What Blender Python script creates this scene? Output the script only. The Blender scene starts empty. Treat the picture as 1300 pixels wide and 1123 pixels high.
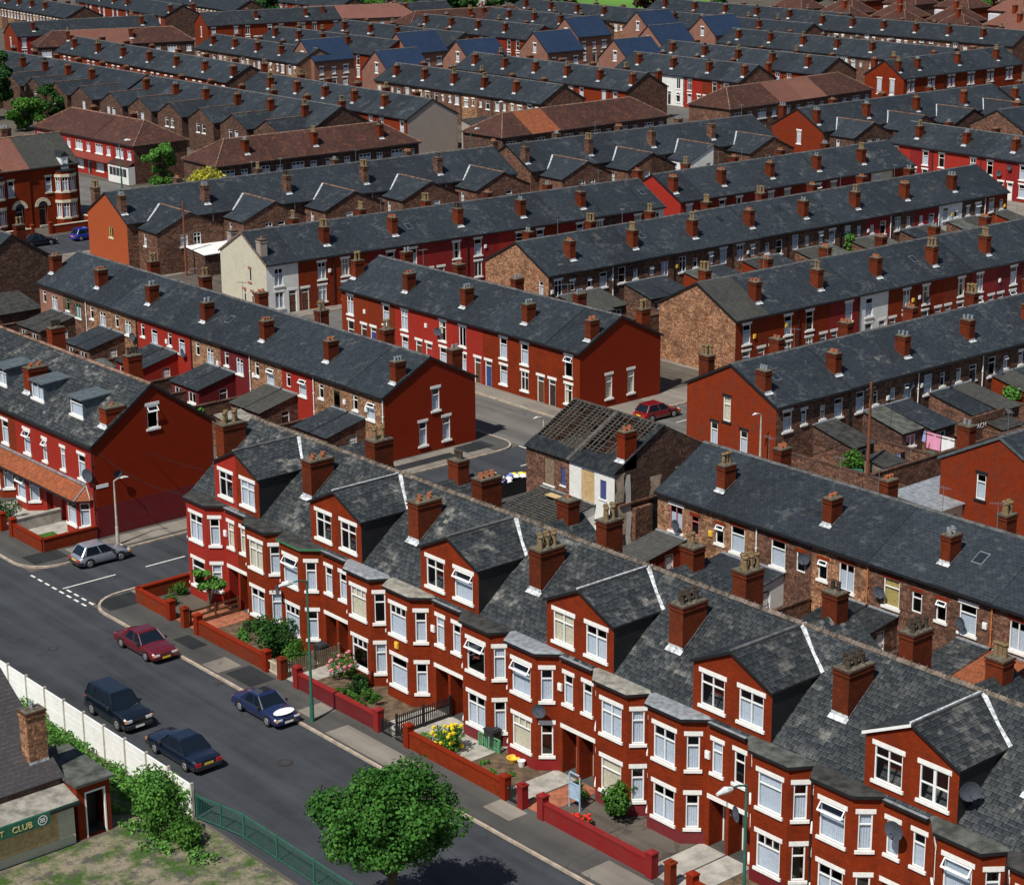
import bpy, math, random
from mathutils import Vector, Matrix
R = random.Random(7)
PI = math.pi
C = bpy.context.scene.collection
rad = math.radians
# ------------------------------------------------------------------ helpers
class MB:
    def __init__(s): s.v = []; s.f = []; s.m = []; s.M = None
    def at(s, x=0, y=0, z=0, a=0): s.M = Matrix.Translation((x, y, z)) @ Matrix.Rotation(a, 4, 'Z'); return s
    def p(s, q):
        if s.M is not None: q = s.M @ Vector(q)
        s.v.append(tuple(q)); return len(s.v) - 1
    def face(s, pts, m=0): s.f.append([s.p(q) for q in pts]); s.m.append(m)
    def box(s, x0, y0, z0, x1, y1, z1, m=0, skip=''):
        a = [(x0,y0,z0),(x1,y0,z0),(x1,y1,z0),(x0,y1,z0),(x0,y0,z1),(x1,y0,z1),(x1,y1,z1),(x0,y1,z1)]
        for k, q in (('b',(3,2,1,0)),('t',(4,5,6,7)),('f',(0,1,5,4)),('r',(1,2,6,5)),('k',(2,3,7,6)),('l',(3,0,4,7))):
            if k not in skip: s.face([a[i] for i in q], m)
    def prism(s, pts, z0, z1, m=0, mt=None, bottom=False):   # ccw plan polygon
        n = len(pts)
        for i in range(n):
            a, b = pts[i], pts[(i+1) % n]
            s.face([(a[0],a[1],z0),(b[0],b[1],z0),(b[0],b[1],z1),(a[0],a[1],z1)], m)
        s.face([(q[0],q[1],z1) for q in pts], m if mt is None else mt)
        if bottom: s.face([(q[0],q[1],z0) for q in reversed(pts)], m)
    def tube(s, a, b, r0, r1=None, n=8, m=0, cap=True):
        r1 = r0 if r1 is None else r1
        a, b = Vector(a), Vector(b); d = (b-a).normalized()
        u = d.orthogonal().normalized(); w = d.cross(u)
        A = [a + (u*math.cos(2*PI*i/n) + w*math.sin(2*PI*i/n))*r0 for i in range(n)]
        B = [b + (u*math.cos(2*PI*i/n) + w*math.sin(2*PI*i/n))*r1 for i in range(n)]
        for i in range(n): s.face([A[i], A[(i+1)%n], B[(i+1)%n], B[i]], m)
        if cap: s.face(B, m); s.face(A[::-1], m)
    def lathe(s, prof, n=10, m=0, cx=0, cy=0):
        for (r0,z0),(r1,z1) in zip(prof, prof[1:]):
            for i in range(n):
                t0, t1 = 2*PI*i/n, 2*PI*(i+1)/n
                pts = [(cx+r0*math.cos(t0),cy+r0*math.sin(t0),z0),(cx+r0*math.cos(t1),cy+r0*math.sin(t1),z0),(cx+r1*math.cos(t1),cy+r1*math.sin(t1),z1),(cx+r1*math.cos(t0),cy+r1*math.sin(t0),z1)]
                if r0 < 1e-5: pts = pts[1:]
                elif r1 < 1e-5: pts = pts[:3]
                s.face(pts, m)
    def wall(s, L, top, holes=(), m=0, x0=0, base=0, depth=.14, rev=None):
        """wall in the local XZ plane facing -Y; top = [(x,z)...]; holes (x0,z0,x1,z1[,depth])"""
        def tz(x):
            for (a,za),(b,zb) in zip(top, top[1:]):
                if a-1e-6 <= x <= b+1e-6: return za + (zb-za)*(x-a)/max(b-a,1e-6)
            return top[-1][1]
        xs = sorted({round(q,4) for q in [x0, L] + [t[0] for t in top if x0 < t[0] < L] + [h[0] for h in holes] + [h[2] for h in holes]})
        for a, b in zip(xs, xs[1:]):
            mid = (a+b)/2
            hs = sorted([h for h in holes if h[0]-1e-4 <= mid <= h[2]+1e-4], key=lambda h: h[1])
            z = base
            for h in hs:
                if h[1] > z+1e-4: s.face([(a,0,z),(b,0,z),(b,0,h[1]),(a,0,h[1])], m)
                z = h[3]
            s.face([(a,0,z),(b,0,z),(b,0,tz(b)),(a,0,tz(a))], m)
        for h in holes:
            d = h[4] if len(h) > 4 else depth
            r = m if rev is None else rev
            a,z0,b,z1 = h[:4]
            s.face([(a,0,z0),(a,0,z1),(a,d,z1),(a,d,z0)][::-1], r); s.face([(b,0,z1),(b,0,z0),(b,d,z0),(b,d,z1)][::-1], r)
            s.face([(a,0,z0),(b,0,z0),(b,d,z0),(a,d,z0)], r); s.face([(a,0,z1),(b,0,z1),(b,d,z1),(a,d,z1)][::-1], r)
    def slab(s, polys, th, m=0, me=None, skipx=()):
        me = m if me is None else me
        ed = {}
        for P in polys:
            s.face(P, m); s.face([(q[0],q[1],q[2]-th) for q in reversed(P)], me)
            for i in range(len(P)):
                k = tuple(sorted((tuple(round(c,3) for c in P[i]), tuple(round(c,3) for c in P[(i+1)%len(P)]))))
                ed.setdefault(k, []).append((P[i], P[(i+1)%len(P)]))
        for k, e in ed.items():
            if len(e) == 1:
                a, b = e[0]
                if any(abs(a[0]-x) < 1e-3 and abs(b[0]-x) < 1e-3 for x in skipx): continue
                s.face([(a[0],a[1],a[2]-th),(b[0],b[1],b[2]-th), b, a], me)
    def mesh(s, name, mats, smooth=False):
        me = bpy.data.meshes.new(name); me.from_pydata(s.v, [], s.f)
        for mm in mats: me.materials.append(M[mm])
        me.polygons.foreach_set('material_index', s.m)
        if smooth: me.polygons.foreach_set('use_smooth', [True]*len(s.f))
        uv = me.uv_layers.new(name='uv'); data = uv.data
        for po in me.polygons:
            n = po.normal
            if abs(n.z) > .999: t = Vector((1,0,0))
            else: t = Vector((-n.y, n.x, 0)).normalized()
            b = n.cross(t)
            for li in po.loop_indices:
                co = me.vertices[me.loops[li].vertex_index].co
                data[li].uv = (co.dot(t), co.dot(b))
        return me
    def build(s, name, mats, parent=None, loc=None, rz=0, smooth=False):
        if isinstance(mats, str): mats = [mats]
        return link(name, s.mesh(name, mats, smooth), parent, loc, rz)
def link(name, me, parent=None, loc=None, rz=0):
    o = bpy.data.objects.new(name, me); C.objects.link(o)
    if parent: o.parent = parent
    if loc is not None: o.location = loc
    if rz: o.rotation_euler = (0,0,rz)
    return o
def tag(o, label=None, cat=None, group=None, kind=None):
    if label: o['label'] = label
    if cat: o['category'] = cat
    if group: o['group'] = group
    if kind: o['kind'] = kind
    return o
def thing(name, label, cat, loc=(0,0,0), rz=0, group=None):
    o = link(name, None, None, loc, rz); return tag(o, label, cat, group)
def copy_tree(o, parent=None):
    c = o.copy(); C.objects.link(c); c.parent = parent
    for ch in o.children: copy_tree(ch, c)
    return c
ORD = ['first','second','third','fourth','fifth','sixth','seventh','eighth','ninth','tenth','eleventh','twelfth','thirteenth','fourteenth','fifteenth','sixteenth','seventeenth','eighteenth','nineteenth','twentieth']
# ------------------------------------------------------------------ materials
M = {}
class NT:
    def __init__(s, name):
        m = bpy.data.materials.new(name); m.use_nodes = True; s.m = m; s.t = m.node_tree; s.t.nodes.clear()
        s.out = s.n('ShaderNodeOutputMaterial'); s.b = s.n('ShaderNodeBsdfPrincipled'); s.l(s.b.outputs[0], s.out.inputs[0]); s.b.inputs['Specular IOR Level'].default_value = .12
    def n(s, t, **k):
        x = s.t.nodes.new(t)
        for a, v in k.items(): setattr(x, a, v)
        return x
    def l(s, a, b): s.t.links.new(a, b)
    def mix(s, f, a, b, bt='MIX'):
        x = s.n('ShaderNodeMix', data_type='RGBA', blend_type=bt)
        for sock, v in ((x.inputs[0], f), (x.inputs[6], a), (x.inputs[7], b)):
            if hasattr(v, 'links'): s.l(v, sock)
            elif isinstance(v, (int, float)): sock.default_value = v
            else: sock.default_value = (*v, 1)
        return x.outputs[2]
    def noise(s, scale, vec=None, detail=4, rough=.6, lo=.35, hi=.65):
        x = s.n('ShaderNodeTexNoise'); x.inputs['Scale'].default_value = scale; x.inputs['Detail'].default_value = detail; x.inputs['Roughness'].default_value = rough
        if vec is not None: s.l(vec, x.inputs['Vector'])
        r = s.n('ShaderNodeMapRange'); s.l(x.outputs[0], r.inputs[0]); r.inputs[1].default_value = lo; r.inputs[2].default_value = hi
        return r.outputs[0]
    def pos(s): return s.n('ShaderNodeNewGeometry').outputs['Position']
    def uv(s):
        u = s.n('ShaderNodeUVMap'); u.uv_map = 'uv'; o = s.n('ShaderNodeObjectInfo')
        a = s.n('ShaderNodeVectorMath', operation='MULTIPLY_ADD'); s.l(o.outputs['Random'], a.inputs[0]); a.inputs[1].default_value = (37.3, 11.7, 0); s.l(u.outputs[0], a.inputs[2])
        return a.outputs[0], o.outputs['Random']
    def vary(s, col, rnd, amt):
        h = s.n('ShaderNodeHueSaturation'); r = s.n('ShaderNodeMapRange'); s.l(rnd, r.inputs[0]); r.inputs[3].default_value = 1-amt; r.inputs[4].default_value = 1+amt
        s.l(r.outputs[0], h.inputs['Value']); s.l(col, h.inputs['Color']); return h.outputs[0]
    def bump(s, h, strength=.4, dist=.02):
        b = s.n('ShaderNodeBump'); b.inputs['Strength'].default_value = strength; b.inputs['Distance'].default_value = dist; s.l(h, b.inputs['Height']); s.l(b.outputs[0], s.b.inputs['Normal'])
def plain(name, col, rough=.7, metal=0, coat=0, nz=.15, sc=3):
    k = NT(name); c = k.mix(k.noise(sc, k.pos()), [q*(1-nz) for q in col], [q*(1+nz) for q in col])
    k.l(c, k.b.inputs['Base Color']); k.b.inputs['Roughness'].default_value = rough; k.b.inputs['Metallic'].default_value = metal; k.b.inputs['Coat Weight'].default_value = coat
    if rough < .55: k.b.inputs['Specular IOR Level'].default_value = .5
    if coat: k.b.inputs['Coat Roughness'].default_value = .05
    M[name] = k.m
def bricktex(k, uv, w, h, mort, c1, c2, cm, bias=0, smooth=.1, off=.5):
    b = k.n('ShaderNodeTexBrick'); b.offset = off; k.l(uv, b.inputs['Vector']); b.inputs['Scale'].default_value = 1
    b.inputs['Brick Width'].default_value = w; b.inputs['Row Height'].default_value = h; b.inputs['Mortar Size'].default_value = mort
    b.inputs['Mortar Smooth'].default_value = smooth; b.inputs['Bias'].default_value = bias
    for i, c in ((1,c1),(2,c2),(3,cm)):
        b.inputs[i].default_value = (*c, 1)
    return b
def brick(name, c1, c2, cm, stain=(.05,.035,.03), st=.35, var=.08, blotch=0):
    k = NT(name); uv, rnd = k.uv(); b = bricktex(k, uv, .235, .08, .008, c1, c2, cm)
    c = b.outputs[0]
    if blotch:   # patchy rows of pale and dark bricks
        b2 = bricktex(k, uv, .47, .16, 0, (0,0,0), (1,1,1), (.5,.5,.5), bias=-.15)
        c = k.mix(.6, c, b2.outputs[0], 'SOFT_LIGHT')
        c = k.mix(k.noise(5.5, k.pos(), 3, .8, .52, .66), c, [min(1,q*2.1) for q in c1]); c = k.mix(k.noise(4.3, k.pos(), 3, .8, .55, .68), c, [q*.45 for q in c2])
    c = k.mix(k.noise(.9, k.pos(), 5, .65, .45, .85), c, stain)
    n2 = k.noise(7, k.pos(), 3, .6, .3, .75); c = k.mix(n2, c, k.mix(st, c, stain))
    c = k.mix(k.noise(2.6, k.pos(), 5, .75, .35, .7), k.mix(.35, c, [q*.5 for q in c2]), c)
    k.l(k.vary(c, rnd, var), k.b.inputs['Base Color']); k.b.inputs['Roughness'].default_value = .85; k.bump(b.outputs[1], -.5, .01); M[name] = k.m
def painted(name, col, var=.06, dirt=(.12,.09,.07), d=.25):
    k = NT(name); uv, rnd = k.uv(); b = bricktex(k, uv, .235, .08, .008, col, [q*.9 for q in col], [q*.75 for q in col])
    c = k.mix(k.noise(1.1, k.pos(), 5, .65, .45, .9), b.outputs[0], k.mix(d, b.outputs[0], dirt))
    k.l(k.vary(c, rnd, var), k.b.inputs['Base Color']); k.b.inputs['Roughness'].default_value = .6; k.bump(b.outputs[1], -.35, .008); M[name] = k.m
def slate(name, c1, c2, cm, w=.3, h=.22, lich=(.16,.16,.13), la=.3, var=.12, bs=.5, mort=.012, pale=None, pw=0):
    k = NT(name); uv, rnd = k.uv(); b = bricktex(k, uv, w, h, mort, c1, c2, cm, bias=-.2, smooth=.3)
    b2 = bricktex(k, uv, w, h, 0, (0,0,0), (1,1,1), (0,0,0), bias=.0)
    c = b.outputs[0]
    n1 = k.noise(2.2, k.pos(), 6, .7, .42, .72)
    mm = k.n('ShaderNodeMath', operation='MULTIPLY'); k.l(n1, mm.inputs[0]); mm.inputs[1].default_value = la
    c = k.mix(mm.outputs[0], c, lich)
    n3 = k.noise(.35, k.pos(), 3, .6, .3, .7); c = k.mix(n3, k.mix(.35, c, [q*.45 for q in c1]), c)
    n4 = k.noise(24, k.pos(), 2, .8, .66, .78); c = k.mix(n4, c, k.mix(.5, c, (.3,.31,.3)))
    if pale:
        n5 = k.noise(.55, k.pos(), 5, .75, .52, .68)
        mp = k.n('ShaderNodeMath', operation='MULTIPLY'); k.l(n5, mp.inputs[0]); k.l(b2.outputs[0], mp.inputs[1])
        m3 = k.n('ShaderNodeMath', operation='MULTIPLY'); k.l(mp.outputs[0], m3.inputs[0]); m3.inputs[1].default_value = pw
        c = k.mix(m3.outputs[0], c, pale)
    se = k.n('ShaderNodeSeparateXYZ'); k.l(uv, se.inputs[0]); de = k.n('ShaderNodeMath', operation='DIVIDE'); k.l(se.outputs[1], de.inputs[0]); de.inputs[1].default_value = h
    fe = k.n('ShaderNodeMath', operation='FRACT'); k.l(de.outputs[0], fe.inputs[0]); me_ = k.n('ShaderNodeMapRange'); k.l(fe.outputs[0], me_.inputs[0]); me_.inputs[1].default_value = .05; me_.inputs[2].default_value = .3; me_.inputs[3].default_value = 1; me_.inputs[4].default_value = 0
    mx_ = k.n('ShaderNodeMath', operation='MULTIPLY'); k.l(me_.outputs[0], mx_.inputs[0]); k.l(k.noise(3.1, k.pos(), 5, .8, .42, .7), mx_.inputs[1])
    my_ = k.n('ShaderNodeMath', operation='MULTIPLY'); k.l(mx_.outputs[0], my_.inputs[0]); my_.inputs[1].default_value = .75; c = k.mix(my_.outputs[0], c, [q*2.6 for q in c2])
    k.l(k.vary(c, rnd, var), k.b.inputs['Base Color']); k.b.inputs['Roughness'].default_value = .62
    # each course tips up at its lower edge
    sx = k.n('ShaderNodeSeparateXYZ'); k.l(uv, sx.inputs[0]); dv = k.n('ShaderNodeMath', operation='DIVIDE'); k.l(sx.outputs[1], dv.inputs[0]); dv.inputs[1].default_value = h
    fr = k.n('ShaderNodeMath', operation='FRACT'); k.l(dv.outputs[0], fr.inputs[0])
    ad = k.n('ShaderNodeMath', operation='MULTIPLY_ADD'); k.l(fr.outputs[0], ad.inputs[0]); ad.inputs[1].default_value = -1; k.l(b2.outputs[0], ad.inputs[2])
    s2 = k.n('ShaderNodeMath', operation='SUBTRACT'); k.l(ad.outputs[0], s2.inputs[0]); k.l(b.outputs[1], s2.inputs[1])
    k.bump(s2.outputs[0], bs, .03); M[name] = k.m
brick('brick_accrington', (.33,.038,.006), (.24,.028,.005), (.11,.02,.008), st=.4, stain=(.085,.018,.008), var=.06)
brick('brick_rust', (.30,.036,.006), (.22,.028,.006), (.11,.02,.008), st=.2, stain=(.12,.04,.025), var=.08)
brick('brick_brown', (.23,.105,.062), (.13,.06,.042), (.20,.16,.125), st=.4, blotch=1)
brick('brick_ochre', (.42,.23,.12), (.25,.115,.065), (.28,.22,.16), st=.3, blotch=1)
brick('brick_dark', (.15,.075,.05), (.09,.048,.036), (.13,.10,.08), st=.4, blotch=1)
brick('brick_sooty', (.16,.05,.025), (.08,.03,.018), (.09,.07,.05), st=.4)
brick('brick_chimney', (.25,.040,.010), (.15,.026,.009), (.10,.03,.015), st=.5, stain=(.05,.018,.01), var=.18)
brick('brick_pink', (.34,.15,.10), (.27,.11,.075), (.28,.2,.16), st=.2, stain=(.15,.08,.06))
brick('brick_mottled', (.50,.25,.13), (.26,.11,.06), (.34,.25,.17), st=.3, blotch=1)
painted('paint_red', (.34,.028,.018)); painted('paint_crimson', (.25,.02,.02)); painted('paint_maroon', (.16,.018,.022)); painted('paint_orange', (.40,.085,.028))
painted('paint_gable', (.23,.022,.006), dirt=(.12,.014,.005)); painted('paint_pink', (.33,.12,.10)); painted('paint_cream', (.62,.58,.45)); painted('paint_white', (.78,.78,.75)); painted('render_grey', (.36,.30,.26))
painted('plinth', (.20,.03,.035))
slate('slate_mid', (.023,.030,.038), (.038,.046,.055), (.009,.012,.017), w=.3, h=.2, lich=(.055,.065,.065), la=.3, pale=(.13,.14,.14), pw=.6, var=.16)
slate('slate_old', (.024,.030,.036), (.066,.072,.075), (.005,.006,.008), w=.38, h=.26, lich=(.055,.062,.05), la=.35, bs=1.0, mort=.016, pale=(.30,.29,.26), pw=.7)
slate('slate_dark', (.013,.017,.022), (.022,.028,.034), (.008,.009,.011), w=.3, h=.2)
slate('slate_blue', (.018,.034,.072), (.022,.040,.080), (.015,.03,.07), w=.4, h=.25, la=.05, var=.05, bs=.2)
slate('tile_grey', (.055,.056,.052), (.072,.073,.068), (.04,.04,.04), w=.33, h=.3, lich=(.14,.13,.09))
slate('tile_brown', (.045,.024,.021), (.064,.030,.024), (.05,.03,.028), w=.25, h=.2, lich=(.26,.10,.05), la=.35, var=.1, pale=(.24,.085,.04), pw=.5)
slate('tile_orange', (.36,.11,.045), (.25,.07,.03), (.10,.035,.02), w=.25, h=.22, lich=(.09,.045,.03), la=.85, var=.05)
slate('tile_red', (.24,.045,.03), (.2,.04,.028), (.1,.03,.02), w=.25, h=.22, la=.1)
slate('tile_pinkish', (.24,.105,.08), (.20,.085,.068), (.12,.06,.05), w=.25, h=.22, lich=(.2,.1,.08))
slate('tile_rose', (.22,.095,.065), (.16,.07,.055), (.08,.04,.03), w=.25, h=.22, lich=(.2,.1,.08))
plain('white', (.82,.82,.80), .45, nz=.05); plain('stone_white', (.80,.79,.75), .6, nz=.09, sc=6); plain('stone_cream', (.62,.54,.40), .7, nz=.15)
plain('yellow_frame', (.75,.62,.25), .5); plain('green_frame', (.12,.30,.18), .5); plain('brown_frame', (.25,.14,.05), .5); plain('pink_frame', (.5,.15,.16), .5)
plain('black', (.012,.012,.014), .5); plain('lead', (.24,.26,.28), .45, nz=.3); plain('flash', (.50,.52,.53), .5, nz=.5, sc=5); plain('flash_dull', (.07,.08,.09), .6, nz=.5, sc=5); plain('felt', (.045,.045,.043), .8, nz=.4, sc=2); plain('feltg', (.085,.09,.08), .85, nz=.45, sc=1.6); plain('felt_pale', (.26,.245,.21), .8, nz=.35, sc=2)
plain('pot_clay', (.38,.13,.06), .8, nz=.3, sc=5); plain('pot_buff', (.20,.14,.075), .8, nz=.4, sc=8); plain('pot_dark', (.06,.045,.035), .8, nz=.4); plain('mortar_cap', (.11,.10,.075), .9, nz=.5, sc=5); plain('ridge_clay', (.20,.12,.085), .8, nz=.5, sc=2); plain('ridge_old', (.13,.105,.085), .85, nz=.6, sc=3); plain('ridge_grey', (.10,.10,.10), .8, nz=.4, sc=2)
plain('door_white', (.75,.74,.70), .4, nz=.04); plain('door_red', (.35,.02,.02), .4); plain('door_green', (.03,.10,.05), .4); plain('door_blue', (.03,.06,.2), .4); plain('door_dark', (.03,.02,.018), .5); plain('door_brown', (.10,.045,.02), .5); plain('board', (.50,.36,.18), .8, nz=.2, sc=6); plain('board_blue', (.06,.08,.22), .8)
plain('net', (.50,.56,.64), .9, nz=.1, sc=9); plain('drape', (.60,.55,.42), .9, nz=.15, sc=9); plain('drape_gold', (.45,.35,.12), .9, nz=.25, sc=9); plain('room', (.03,.028,.025), .9)
plain('alarm_yellow', (.8,.5,.05), .5); plain('dish', (.07,.08,.10), .6); plain('pipe_green', (.05,.16,.08), .5); plain('pipe_orange', (.5,.16,.05), .5); plain('sign_green', (.02,.13,.08), .5)
plain('timber_old', (.085,.078,.068), .9, nz=.4, sc=4); plain('timber', (.20,.15,.10), .9, nz=.3, sc=6); plain('timber_green', (.10,.28,.14), .8)
plain('concrete', (.36,.34,.30), .9, nz=.25, sc=1.5); plain('concrete_pale', (.62,.61,.57), .9, nz=.15, sc=2); plain('post', (.42,.39,.33), .9, nz=.2); plain('lamp_green', (.03,.13,.09), .5); plain('lamp_brown', (.20,.07,.04), .6); plain('lamp_head', (.72,.72,.70), .35); plain('metal', (.35,.36,.37), .4, metal=.6)
plain('tyre', (.018,.018,.018), .8); plain('rim', (.55,.56,.58), .35, metal=.7, nz=.05); plain('plate_w', (.8,.8,.76), .5, nz=.02); plain('plate_y', (.75,.55,.05), .5, nz=.02); plain('lens_red', (.45,.02,.02), .2, coat=1); plain('lens_amber', (.75,.25,.03), .2, coat=1); plain('lens_clear', (.65,.67,.68), .12, coat=1); plain('bumper', (.03,.03,.033), .5); plain('chrome', (.7,.71,.72), .15, metal=1, nz=.02)
plain('car_silver', (.36,.40,.46), .3, metal=.5, coat=1, nz=.02); plain('car_burgundy', (.11,.006,.012), .3, coat=1, nz=.03); plain('car_navy', (.012,.02,.075), .28, coat=1, nz=.03); plain('car_black', (.004,.008,.014), .28, coat=1, nz=.03); plain('car_midnight', (.005,.010,.025), .28, coat=1, nz=.03); plain('car_blue', (.015,.03,.30), .3, coat=1, nz=.03); plain('car_red', (.17,.008,.010), .3, coat=1, nz=.03); plain('white_film', (.8,.82,.85), .35, nz=.03)
plain('soil', (.12,.085,.055), .95, nz=.4, sc=2.5); plain('bark', (.10,.075,.05), .9, nz=.4); plain('flag_red', (.32,.12,.07), .9, nz=.3); plain('yellow_flower', (.85,.65,.03), .7); plain('pink_flower', (.75,.25,.3), .7); plain('red_flower', (.7,.04,.03), .7)
plain('cloth_white', (.8,.8,.82), .9, nz=.03); plain('cloth_pink', (.75,.32,.48), .9, nz=.05); plain('cloth_blue', (.35,.4,.7), .9, nz=.05); plain('cloth_red', (.5,.07,.05), .9, nz=.05); plain('rubbish_blue', (.15,.2,.5), .7); plain('scar', (.48,.38,.28), .95, nz=.35, sc=1.2); plain('field', (.10,.22,.04), .95, nz=.25, sc=.02); plain('marking', (.72,.71,.66), .8, nz=.2, sc=5)
def leafmat(name, c1, c2):
    k = NT(name); o = k.n('ShaderNodeNewGeometry'); n = k.noise(.9, k.pos(), 2); c = k.mix(n, c1, c2)
    rp = k.n('ShaderNodeMapRange'); k.l(o.outputs['Random Per Island'], rp.inputs[0]); rp.inputs[3].default_value = .6; rp.inputs[4].default_value = 1.45
    h = k.n('ShaderNodeHueSaturation'); k.l(rp.outputs[0], h.inputs['Value']); k.l(c, h.inputs['Color'])
    k.l(h.outputs[0], k.b.inputs['Base Color']); k.b.inputs['Roughness'].default_value = .6
    tr = k.n('ShaderNodeBsdfTranslucent'); k.l(h.outputs[0], tr.inputs[0]); ms = k.n('ShaderNodeMixShader'); ms.inputs[0].default_value = .3; k.l(k.b.outputs[0], ms.inputs[1]); k.l(tr.outputs[0], ms.inputs[2]); k.l(ms.outputs[0], k.out.inputs[0]); M[name] = k.m
leafmat('leaf', (.045,.13,.02), (.08,.19,.03)); leafmat('leaf_street', (.035,.12,.02), (.075,.20,.035)); leafmat('leaf_dark', (.022,.07,.018), (.04,.11,.022)); leafmat('leaf_yellow', (.35,.36,.04), (.5,.45,.05)); leafmat('leaf_bright', (.08,.22,.04), (.12,.28,.05)); leafmat('leaf_copper', (.05,.03,.02), (.08,.04,.02))
def glassmat():
    k = NT('glass'); tr = k.n('ShaderNodeBsdfTransparent'); gl = k.n('ShaderNodeBsdfGlossy'); gl.inputs['Roughness'].default_value = .03
    tr.inputs[0].default_value = (.95,.97,.98,1)
    ms = k.n('ShaderNodeMixShader'); ms.inputs[0].default_value = .10; k.l(tr.outputs[0], ms.inputs[1]); k.l(gl.outputs[0], ms.inputs[2]); k.l(ms.outputs[0], k.out.inputs[0]); M['glass'] = k.m
    k = NT('glass_dark'); k.b.inputs['Base Color'].default_value = (.02,.024,.03,1); k.b.inputs['Roughness'].default_value = .06; k.b.inputs['Specular IOR Level'].default_value = .8; M['glass_dark'] = k.m
glassmat()
def asphalt(name, c1, c2, patch=.5, sc=.25):
    k = NT(name); p = k.pos()
    c = k.mix(k.noise(sc, p, 5, .6), c1, c2)
    c = k.mix(k.noise(30, p, 2, .8), [1,1,1], [.82,.82,.82]) if False else c
    n = k.noise(18, p, 3, .8, .3, .7); c = k.mix(n, k.mix(.25, c, (0,0,0)), c)
    st = k.n('ShaderNodeMapping'); k.l(p, st.inputs[0]); st.inputs['Scale'].default_value = (.6,.03,1)
    n2 = k.noise(1.6, st.outputs[0], 4, .6, .4, .65); c = k.mix(n2, c, k.mix(.3, c, [q*1.7 for q in c2]))
    w = k.noise(.7, p, 6, .8, .6, .68); c = k.mix(w, c, k.mix(.35, c, (.01,.01,.01))); vo = k.n('ShaderNodeTexVoronoi', feature='DISTANCE_TO_EDGE'); vo.inputs['Scale'].default_value = .16; k.l(p, vo.inputs['Vector']); nv = k.n('ShaderNodeTexNoise'); nv.inputs['Scale'].default_value = .8; nv.inputs['Detail'].default_value = 5; k.l(p, nv.inputs['Vector']); av = k.n('ShaderNodeVectorMath', operation='MULTIPLY_ADD'); k.l(nv.outputs['Color'], av.inputs[0]); av.inputs[1].default_value = (3,3,0); k.l(p, av.inputs[2]); k.l(av.outputs[0], vo.inputs['Vector']); mr = k.n('ShaderNodeMapRange'); k.l(vo.outputs['Distance'], mr.inputs[0]); mr.inputs[1].default_value = .004; mr.inputs[2].default_value = .012; mr.inputs[3].default_value = .35; mr.inputs[4].default_value = 0; mk_ = k.n('ShaderNodeMath', operation='MULTIPLY'); k.l(mr.outputs[0], mk_.inputs[0]); k.l(k.noise(.09, p, 2, .5, .52, .6), mk_.inputs[1]); c = k.mix(mk_.outputs[0], c, (.015,.015,.017))
    k.l(c, k.b.inputs['Base Color']); k.b.inputs['Roughness'].default_value = .85; k.bump(n, .15, .01); M[name] = k.m
asphalt('asphalt', (.038,.042,.048), (.056,.061,.069)); asphalt('tarmac_path', (.060,.060,.058), (.09,.088,.082)); asphalt('flagstone', (.17,.15,.13), (.25,.225,.19)); asphalt('tarmac_patch', (.022,.024,.026), (.034,.036,.038)); asphalt('street_worn', (.115,.11,.10), (.16,.152,.14)); asphalt('yard', (.07,.062,.052), (.13,.11,.09))
def wastemat():
    k = NT('waste'); p = k.pos(); c = k.mix(k.noise(.6, p, 6, .7, .42, .58), (.05,.10,.02), (.26,.22,.16)); c = k.mix(k.noise(1.3, p, 5, .7, .5, .62), c, (.09,.085,.075)); k.l(c, k.b.inputs['Base Color']); k.b.inputs['Roughness'].default_value = .95; k.bump(k.noise(6, p), .6, .05); M['waste'] = k.m
wastemat()
def grassmat():
    k = NT('grass'); p = k.pos(); c = k.mix(k.noise(2.5, p, 6, .7), (.035,.10,.015), (.08,.18,.03)); k.l(c, k.b.inputs['Base Color']); k.b.inputs['Roughness'].default_value = .9; k.bump(k.noise(12, p), .8, .05); M['grass'] = k.m
grassmat()
def concfence():
    k = NT('concrete_panel'); uv, rnd = k.uv(); p = k.pos()
    sx = k.n('ShaderNodeSeparateXYZ'); k.l(p, sx.inputs[0])
    c = k.mix(k.noise(1.5, p, 5, .7), (.80,.80,.77), (.92,.92,.90)); c = k.mix(k.noise(6, p, 4, .7, .58, .85), c, (.45,.44,.40))
    k.l(c, k.b.inputs['Base Color']); k.b.inputs['Roughness'].default_value = .85; k.bump(k.noise(20, p), .2, .01); M['concrete_panel'] = k.m
concfence()
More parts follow.
